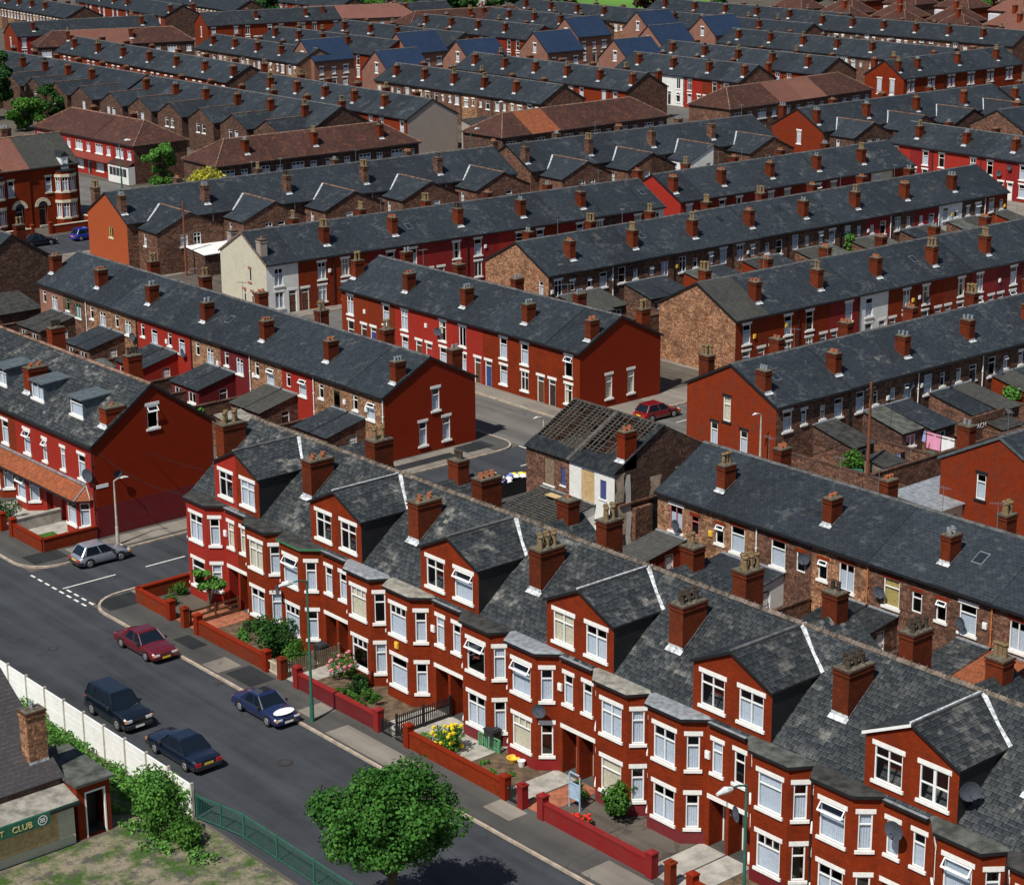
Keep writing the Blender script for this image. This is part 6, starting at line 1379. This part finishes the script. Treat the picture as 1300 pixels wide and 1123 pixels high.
# ------------------------------------------------------------------ cars
def car(name, label, x, y, yaw, paint, L=4.4, W=1.7, H=1.4, kind='saloon', glass='car_glass', plates=('plate_w','plate_y'), film=False, chrome=False, nose=1.0, z=.0):
    t = thing(name, label, 'car', (x,y,z), yaw, 'parked cars')
    hl, hw = L/2, W/2; zb = .22; belt = H*.60; dk = belt-.03
    # lower body stations: (x, half width, deck height)
    hood = .27*L; boot = {'saloon':.20*L,'hatch':.05*L,'estate':.02*L}[kind]
    st = [(-hl,.80,.55*dk),(-hl+.05,.93,.86*dk if kind != 'saloon' else .90*dk),(-hl+.28,.985,.98*dk),(-hl+boot+.3,1,dk+.02),(0,1,dk+.03),(hl-hood-.15,1,dk+.02),(hl-hood*.5,.985,dk-.05*nose),(hl-.25,.955,dk-.13*nose),(hl-.06,.89,dk-.22*nose),(hl,.78,.5*dk)]
    b = MB(); rings = []
    for (sx, k, zt) in st:
        h_ = hw*k; zl = zb if abs(sx) < hl-.1 else zb+.1
        rings.append([(sx,-h_*.90,zl),(sx,-h_*.985,zl+.14),(sx,-h_,zl+(zt-zl)*.55),(sx,-h_*.955,zt-.07),(sx,-h_*.86,zt),(sx,-h_*.4,zt+.035),(sx,0,zt+.045),(sx,h_*.4,zt+.035),(sx,h_*.86,zt),(sx,h_*.955,zt-.07),(sx,h_,zl+(zt-zl)*.55),(sx,h_*.985,zl+.14),(sx,h_*.90,zl)])
    for A, B_ in zip(rings, rings[1:]):
        for i in range(len(A)): j = (i+1) % len(A); b.face([A[i],A[j],B_[j],B_[i]])
    b.face(rings[0]); b.face(rings[-1][::-1])
    bo = b.build('body', paint, t, smooth=True)
    m = bo.data
    for p in m.polygons: p.use_smooth = True
    try: m.set_sharp_from_angle(angle=rad(38))
    except Exception: pass
    # greenhouse
    zr = H; xf0 = hl-hood-.12; xf1 = xf0-.62*(1 if kind != 'estate' else .8)
    xr0 = -hl+boot+.05; xr1 = xr0+{'saloon':.62,'hatch':.38,'estate':.22}[kind]
    a0, a1 = hw*.90, hw*.70
    g = MB(); Bt = [(xf0,-a0,belt),(xf0,a0,belt),(xr0,a0,belt),(xr0,-a0,belt)]; T = [(xf1,-a1,zr-.05),(xf1,a1,zr-.05),(xr1,a1,zr-.05),(xr1,-a1,zr-.05)]
    for i in range(4): j = (i+1) % 4; g.face([Bt[i],Bt[j],T[j],T[i]])
    g.build('windows', glass, t)
    rf = MB(); e = .03; top = [(xf1-.12,-a1*.86,zr+.02),(xf1-.12,a1*.86,zr+.02),(xr1+.12,a1*.86,zr+.015),(xr1+.12,-a1*.86,zr+.015)]; o_ = [(xf1+e,-a1-e*.6,zr-.06),(xf1+e,a1+e*.6,zr-.06),(xr1-e,a1+e*.6,zr-.06),(xr1-e,-a1-e*.6,zr-.06)]
    rf.face([top[0],top[1],top[2],top[3]])
    for i in range(4): j = (i+1) % 4; rf.face([o_[i],o_[j],top[j],top[i]])
    def pil(p, q, w_=.055):
        p, q = Vector(p), Vector(q); rf.tube(p, q, w_*.8, w_*.6, 5)
    for i in range(4): pil(Bt[i], T[i], .06)
    for sgn in (-1, 1):
        for f in ((.42,) if kind == 'saloon' or L < 4 else (.36,.68)):
            xb_ = xf0+(xr0-xf0)*f; xt_ = xf1+(xr1-xf1)*f; pil((xb_,sgn*a0,belt),(xt_,sgn*a1,zr-.05),.045)
        if kind != 'saloon' or True:   # rear quarter panel
            q0 = .16 if kind == 'saloon' else .12
            A = [Vector((xr0,sgn*(a0+.006),belt)), Vector((xr0+(xf0-xr0)*q0,sgn*(a0+.006),belt)), Vector((xr1+(xf1-xr1)*q0*.6,sgn*(a1+.006),zr-.05)), Vector((xr1,sgn*(a1+.006),zr-.05))]
            rf.face(A if sgn < 0 else A[::-1])
    rf.build('roof', paint, t, smooth=False)
    if kind == 'saloon' or True:
        for sgn in (-1,1):
            tr = MB()
            tr.box(xr0,sgn*(a0+.01)-.012,belt-.02,xf0,sgn*(a0+.01)+.012,belt+.015)
            tr.box(xr0,sgn*(a0+.012)-.01,belt-.06,xf0,sgn*(a0+.012)+.01,belt-.021,1)
            tr.build('trim', ['chrome' if chrome else 'bumper','bumper'], t)
    # bumpers, lights, plates
    for sgn, nm in ((1,'bumper'),(-1,'bumper')):
        q = MB(); q.box(sgn*hl-.10 if sgn > 0 else -hl-.06,-hw*.86,.30,hl+.06 if sgn > 0 else -hl+.10,hw*.86,.50); q.box(sgn*hl-.45 if sgn > 0 else -hl+.05,-hw*.975,.30,hl-.05 if sgn > 0 else -hl+.45,-hw*.93,.50); q.box(sgn*hl-.45 if sgn > 0 else -hl+.05,hw*.93,.30,hl-.05 if sgn > 0 else -hl+.45,hw*.975,.50); q.build(nm,'bumper' if kind == 'estate' or paint in ('car_midnight','car_silver') else paint,t)
    for sgn in (-1,1):
        q = MB(); yc = sgn*hw*.66; q.box(hl-.05,yc-.17,dk-.34,hl+.02,yc+.17,dk-.2); q.build('headlight','lens_clear',t)
        q = MB(); yc = sgn*hw*.86; q.box(hl-.12,yc-.05,dk-.34,hl-.0,yc+.06,dk-.2); q.build('indicator','lens_amber',t)
        q = MB(); yc = sgn*hw*.70; q.box(-hl-.025,yc-.16,dk-.32,-hl+.06,yc+.16,dk-.14); q.build('tail_light','lens_red',t)
        q = MB(); q.box(xf0-.3,sgn*hw*1.0-.02+(.0 if sgn > 0 else -.12),belt-.02,xf0-.16,sgn*hw*1.0+.14-(0 if sgn > 0 else .12),belt+.12); q.build('mirror','bumper',t)
    q = MB(); q.box(hl-.02,-.36,dk-.34,hl+.015,.36,dk-.2); q.build('grille','bumper',t)
    q = MB(); q.box(hl+.06,-.26,.33,hl+.075,.26,.44); q.build('number_plate',plates[0],t)
    q = MB(); q.box(-hl-.035,-.26,.52,-hl-.02,.26,.63); q.build('number_plate',plates[1],t)
    wr = .31 if kind != 'estate' else .36; wb = L*.30
    for sx in (-1,1):
        for sy in (-1,1):
            q = MB(); yy = sy*(hw-.10); ya, yb = (yy-.09, yy+.105) if sy > 0 else (yy-.105, yy+.09)
            q.tube((0,ya-yy,0),(0,yb-yy,0),wr,wr,18); wo = q.build('wheel','tyre',t,(sx*wb,yy,wr)); p = MB(); yo = (yb-yy+.004) if sy > 0 else (ya-yy-.004); p.tube((0,yo-.01*sy,0),(0,yo+.008*sy,0),wr*.66,wr*.6,14)
            for k in range(5): a = k*2*PI/5; p.box(math.cos(a)*wr*.4-.03,min(yo,yo+.02*sy),math.sin(a)*wr*.4-.03,math.cos(a)*wr*.4+.03,max(yo,yo+.02*sy),math.sin(a)*wr*.4+.03,1)
            p.build('rim',['rim','bumper'],wo)
            ar = MB(); yq = sy*(hw*1.0+.003)
            for k in range(10):
                a0_, a1_ = PI*k/10, PI*(k+1)/10; R0, R1 = wr*.9, wr*1.18
                ar.face([(R0*math.cos(a0_),0,R0*math.sin(a0_)),(R1*math.cos(a0_),0,R1*math.sin(a0_)),(R1*math.cos(a1_),0,R1*math.sin(a1_)),(R0*math.cos(a1_),0,R0*math.sin(a1_))])
            ar.build('wheel_arch','bumper',t,(sx*wb,yq,wr))
    if film:
        q = MB(); n = 12; zz = lambda x_: dk+.055-.10*max(0,(x_-(hl-hood*.6))/(hood*.6))*nose
        pts = [(hl-.42+.30*math.cos(2*PI*i/n), .66*math.sin(2*PI*i/n)) for i in range(n)]
        q.face([(a_,c_,zz(a_)+.02-.02*abs(c_)) for a_, c_ in pts]); q.build('bonnet_patch','white_film',t)
        q = MB(); q.box(-.55,-.35,H+.012,.05,.35,H+.04); q.build('sunroof','glass_dark',t)
    return t
k = NT('car_glass'); k.b.inputs['Base Color'].default_value = (.008,.014,.022,1); k.b.inputs['Roughness'].default_value = .04; k.b.inputs['Specular IOR Level'].default_value = .4; M['car_glass'] = k.m
S = -PI/2
car('parked_car','burgundy saloon parked by the kerb near the street corner',54.45,97.3,S,'car_burgundy',4.6,1.75,1.38,chrome=True,plates=('plate_y','plate_y'))
car('parked_car','black boxy estate car beside the concrete fence',48.5,90.1,S,'car_black',4.5,1.8,1.72,'estate')
car('parked_car','dark blue black saloon seen from behind, beside the concrete fence',48.6,83.6,-S+.02,'car_midnight',4.75,1.76,1.42,chrome=True,nose=.4,plates=('plate_w','plate_y'))
car('parked_car','navy saloon with a white patch on its bonnet, near the lamp post',54.75,85.2,S,'car_navy',4.4,1.68,1.36,film=True,nose=1.3)
car('parked_car','silver hatchback parked in the side street under the red gable',60.0,112.5,-.03,'car_silver',3.75,1.6,1.42,'hatch',nose=1.2)
car('parked_car','red hatchback parked in the street before the orange gable',110.8,112.0,-.05,'car_red',3.9,1.62,1.4,'hatch',nose=1.2)
car('parked_car','black saloon parked before the tall red houses, far left',107.6,211.6,0.0,'car_black',4.3,1.68,1.4)
car('parked_car','bright blue hatchback beside the black saloon, far left',113.7,211.2,0.02,'car_blue',3.7,1.62,1.42,'hatch')
# ------------------------------------------------------------------ trees and shrubs
tree(46.2,62.6,7.8,3.15,'leafy street tree at the bottom centre, in front of the road','tree','leaf_street',32000,.14,z0=3.6,cl=74)
tree(60.4,99.9,2.9,1.15,'small leafy garden tree by the brown rail fence','small_tree','leaf_bright',2200,.15,z0=.9,cl=14)
shrub(59.7,91.9,2.0,1.7,'large dark rounded shrub behind the red garden wall','leaf_dark',4200,.13,ry=1.7,cl=14)
shrub(59.9,89.6,1.5,1.0,'lighter green shrub next to the large dark one by the gate','leaf',1500,.12)
shrub(59.3,94.6,.9,.7,'low golden green bush behind the red garden wall','leaf_bright',500,.1)
shrub(60.4,95.6,.9,.8,'dark low plant by the white edging','leaf_dark',500,.1)
shrub(60.6,86.2,1.5,.9,'rose bush with pink flowers beside the picket fence','leaf',1100,.11,flower='pink_flower')
shrub(60.2,84.2,1.2,.9,'dark rose bush under the bay window','leaf_dark',1000,.11)
shrub(58.8,83.6,.8,.9,'low green plants inside the dark red garden wall','leaf',800,.1,ry=1.3)
shrub(59.6,82.2,.9,1.0,'bushy green plants in the bed before the lead roofed bay','leaf',900,.1,ry=1.2)
shrub(59.3,75.0,1.7,.95,'tall bush full of yellow flowers','leaf',1700,.11,flower='yellow_flower')
shrub(58.6,76.0,.9,.55,'small green bush left of the yellow flowers','leaf_bright',500,.1)
for i, (x, y) in enumerate([(59.6,72.4),(59.4,71.4),(59.9,70.5),(58.9,73.3)]): shrub(x,y,.4,.35,['little clump of green plants behind the orange wall','small green plant nearest the yellow pot','small plant clump right of the yellow pot','green plant beside the yellow flowering bush'][i],'leaf_bright',160,.09,cl=4)
shrub(61.0,63.6,2.3,1.1,'leafy green shrub by a front door at the bottom, right of centre','leaf',2400,.14)
shrub(60.6,66.3,1.2,.4,'narrow green shrub beside the blue frame stand','leaf',500,.1)
shrub(58.7,64.4,.9,.8,'shrub with red flowers behind the maroon wall','leaf_dark',600,.1,flower='red_flower')
shrub(60.5,105.0-1.5,1.0,.6,'small shrub behind the corner garden wall','leaf',500,.1)
shrub(59.2,102.3,.8,.5,'little leafy plant in the corner garden','leaf',400,.1)
shrub(58.9,124.2,1.5,1.3,'clipped dark hedge at the left edge before the bay window','leaf_dark',1500,.11,ry=1.8)
shrub(44.2,78.8,2.4,1.7,'large bright green bush at the end of the concrete fence','leaf_bright',4200,.14,cl=16)
shrub(43.3,76.2,1.6,1.5,'sprawling green bush on the waste ground by the fence end','leaf',2400,.13,cl=12)
f = MB(); rr = random.Random(12); bl = []
y = 79.5
while y < 112: bl.append((44.75+rr.uniform(-.35,.3),y,rr.uniform(.05,.35),rr.uniform(.35,.75))); y += rr.uniform(.25,.5)
for i in range(22): bl.append((rr.uniform(42,44.6),rr.uniform(72,90),.05,rr.uniform(.25,.6)))
leaves(f, bl, 16000, .13, rnd=rr); tag(f.build('weeds','leaf_bright'), 'green weeds growing along the foot of the concrete fence', 'weeds', None, 'stuff')
shrub(109.4,90.9,2.4,1.2,'green shrub in the yards near the telegraph pole','leaf',1100,.2)
shrub(131.0,92.4,2.8,1.3,'green shrub between back extensions at the right edge','leaf_bright',1200,.2)
shrub(167.0,139.2,4.2,1.1,'climbing green plant on the brown backs, right of centre','leaf_bright',900,.25)
shrub(81.5,135.2,1.6,1.0,'green bush in a yard of the left row of backs','leaf_bright',600,.18)
shrub(134.0,216.3,5.6,2.3,'golden yellow leaved shrub before the brown hipped roof','leaf_yellow',3200,.28,cl=20)
tree(139.4,236.6,6.0,2.4,'rounded bright green tree beside the end of the red shops','tree','leaf_bright',4200,.28,z0=1.8,cl=24)
shrub(139.2,235.6,2.3,2.2,'wide low green shrub below the rounded tree','leaf',1600,.26)
tree(154.0,314,12,4.2,'tall dark tree at the left edge behind the winged backs','tree','leaf_dark',5200,.5,z0=2.5,cl=26)
tree(151.5,299,5.0,3.8,'low spreading green tree below the tall dark one, left edge','tree','leaf',4200,.42,z0=.8,cl=22)
tree(158,303,6.5,3.4,'smaller green tree right of the tall dark one, left','tree','leaf_dark',2200,.4,z0=1.2,cl=14)
ft = [(300,388,8,5,0),(318,395,9,6,1),(326,400,11,8,1),(336,398,11,7,1),(342,388,9,7,1),(350,392,8,5,0),(331,376,7,5,1),(366,372,9,6,2),(386,368,7,4,1),(400,352,8,6,1),(410,338,8,5,1),(418,330,7,5,0),(345,352,4,3,0),(352,346,4,3,0),(428,300,9,6,1),(436,290,9,6,0),(450,268,9,6,1),(402,300,7,4,0),(300,408,8,6,0),(283,425,8,5,1),(440,312,10,7,1),(455,285,10,7,1),(470,255,10,7,0)]
fl = ['pale green tree beside the cream gable, top centre','dark tree left of the field edge','large dark tree at the left end of the field','tall dark tree left of the field','dark tree next to the field, lower','small light tree by the field','dark tree behind the far slates','copper leaved tree standing on the field','small tree right of the copper tree','dark tree group member beyond the far slates, first','dark tree beyond the far slates, second','pale tree beyond the far slates','little conifer beside the far red wall, left','little conifer beside the far red wall, right','dark tree behind the brown hipped semis','green tree behind the second brown hipped semi','dark tree among the semis at right','small tree between hipped semis','green tree at the top edge, left of centre','dark tree at the top edge further left','dark tree at the top edge, right','dark tree beyond the last semis','green tree at the top right corner']
for i, (x, y, h, r_, c) in enumerate(ft): tree(x,y,h,r_,fl[i],'tree',['leaf','leaf_dark','leaf_copper'][c],1300,.9,z0=h*.2,cl=14,group='trees at the top of the view',seed=i)
f = MB(); rr = random.Random(5); bl = []
for i in range(150): bl.append((rr.uniform(430,660),0,rr.uniform(2,7),rr.uniform(5,10)))
bl = [(x, 1.0*(760-x)+rr.uniform(20,160), z, r_) for x, _, z, r_ in bl]
leaves(f, bl, 16000, 2.2, rnd=rr); tag(f.build('woodland','leaf_dark'), 'dark woodland beyond the last houses', 'woodland', None, 'stuff')
# small garden things
t = thing('wheeled_bin','dark wheeled bin under the bay window behind the green picket fence','bin',(61.2,73.7,.13))
b = MB(); b.face([(-.25,-.3,0),(.25,-.3,0),(.3,-.36,1.0),(-.3,-.36,1.0)]); b.face([(.25,.3,0),(-.25,.3,0),(-.3,.36,1.0),(.3,.36,1.0)]); b.face([(.25,-.3,0),(.25,.3,0),(.3,.36,1.0),(.3,-.36,1.0)]); b.face([(-.25,.3,0),(-.25,-.3,0),(-.3,-.36,1.0),(-.3,.36,1.0)]); b.build('body','bumper',t)
q = MB(); q.box(-.34,-.4,1.0,.34,.4,1.06); q.box(-.28,-.32,1.06,.28,.32,1.12); q.build('lid','bumper',t)
q = MB(); q.tube((-.2,.34,.12),(-.2,.42,.12),.12,n=10); q.tube((.2,.34,.12),(.2,.42,.12),.12,n=10); q.build('wheels','tyre',t)
t2 = copy_tree(t); t2.location = (61.1,88.9,.13); t2['label'] = 'dark wheeled bin beside the dark hedge under the bay window'
b = MB(); b.lathe([(.22,0),(.34,.22),(.36,.26),(.28,.26),(.2,.1),(0,.1)],14); tag(b.build('plant_pot','alarm_yellow',None,(60.9,71.7,.13)),'yellow round pot on the ground behind the orange wall','pot')
b = MB(); b.lathe([(.14,0),(.2,.3),(.22,.32),(.15,.32),(.12,.2),(0,.2)],12); tag(b.build('plant_pot','white',None,(60.9,71.05,.13)),'small white pot beside the yellow one','pot')
plain('paleblue', (.35,.48,.60), .5)
b = MB(); b.box(-.03,0,0,.03,.06,1.9); b.box(-.03,.75,0,.03,.81,1.9); b.box(-.03,0,1.84,.03,.81,1.9); b.box(-.03,.06,1.3,.03,.75,1.35); b.box(-.03,.06,.5,.03,.75,.55); b.face([(0,.06,.55),(0,.75,.55),(0,.75,1.3),(0,.06,1.3)])
tag(b.build('frame_stand','paleblue',None,(59.8,65.4,.13)),'upright pale blue frame standing in a front yard, bottom centre right','frame')
# ------------------------------------------------------------------ camera, light
H = 46.0; Fpx = 2549.0; PIT = rad(15.99); ROLL = rad(-.49); TH = rad(49.6)
fw = Vector((0,math.cos(PIT),-math.sin(PIT))); r0 = Vector((1,0,0)); u0 = r0.cross(fw)
c, s = math.cos(ROLL), math.sin(ROLL); rr_, uu_ = r0*c+u0*s, u0*c-r0*s
Mg = Matrix(((math.sin(TH),math.cos(TH),0),(-math.cos(TH),math.sin(TH),0),(0,0,1)))
rr_, uu_, fw = Mg@rr_, Mg@uu_, Mg@fw
cam = bpy.data.cameras.new('camera'); co = bpy.data.objects.new('camera', cam); C.objects.link(co)
mw = Matrix((rr_, uu_, -fw)).transposed().to_4x4(); mw.translation = (0,0,H); co.matrix_world = mw
cam.sensor_fit = 'HORIZONTAL'; cam.sensor_width = 36; cam.lens = 36*Fpx/1300; cam.shift_y = -44.5/1300; cam.clip_start = 1; cam.clip_end = 4000
bpy.context.scene.camera = co
el, az = rad(53), rad(16)     # light travels towards +x and a little +y
d = Vector((math.cos(az)*math.cos(el), math.sin(az)*math.cos(el), -math.sin(el)))
sl = bpy.data.lights.new('sun','SUN'); so = bpy.data.objects.new('sun', sl); C.objects.link(so); sl.energy = 4.9; sl.angle = rad(.53); sl.color = (1,.955,.88)
so.rotation_euler = d.to_track_quat('-Z','Y').to_euler()
w = bpy.data.worlds.new('World'); bpy.context.scene.world = w; w.use_nodes = True; nt = w.node_tree; bg = nt.nodes['Background']
sky = nt.nodes.new('ShaderNodeTexSky'); sky.sky_type = 'NISHITA'; sky.sun_disc = False; sky.sun_elevation = el; sky.sun_rotation = math.atan2(-d.x,-d.y); sky.air_density = 1; sky.dust_density = .6
nt.links.new(sky.outputs[0], bg.inputs[0]); bg.inputs[1].default_value = .072
sc = bpy.context.scene; sc.view_settings.view_transform = 'Standard'; sc.view_settings.look = 'None'; sc.view_settings.exposure = 0; sc.view_settings.gamma = 1
sc.cycles.max_bounces = 6; sc.cycles.transparent_max_bounces = 12; sc.cycles.diffuse_bounces = 2; sc.cycles.glossy_bounces = 2

# ------------------------------------------------------------------ the 300 terraced houses that show largest stay things; the far rest become one mass
inv = mw.inverted()
def px(p):
    q = inv @ Vector(p); return (650+Fpx*q.x/-q.z, 517-Fpx*q.y/-q.z, -q.z)
kids = {}
for q in C.objects:
    if q.parent: kids.setdefault(q.parent.name, []).append(q)
def desc_(o):
    out = []
    for c_ in kids.get(o.name, ()): out.append(c_); out += desc_(c_)
    return out
dead = []
bpy.context.view_layer.update()
cand = []
for o in [q for q in C.objects if q.parent is None and q.name.startswith('terraced_house')]:
    mid = o.matrix_world @ Vector((2.2,4,4)); X, Y, D = px(mid)
    if X < -110 or X > 1410 or Y < -60 or Y > 1330:
        dead += desc_(o)+[o]
    else: cand.append((D, o))
cand.sort(key=lambda t: t[0])
far = [o for D, o in cand[298:]]
b = MB(); ml = []
for o in far:
    for q in desc_(o):
        me = q.data; T = q.matrix_world; n0 = len(b.v); b.v += [tuple(T @ v.co) for v in me.vertices]
        ids = []
        for m_ in me.materials:
            if m_.name not in ml: ml.append(m_.name)
            ids.append(ml.index(m_.name))
        for p_ in me.polygons: b.f.append([n0+k_ for k_ in p_.vertices]); b.m.append(ids[p_.material_index])
if far:
    tag(b.build('distant_terraces', ml), 'far terraced houses filling the top of the view', 'houses', None, 'stuff')
    for o in far: dead += desc_(o)+[o]
bpy.data.batch_remove(dead)
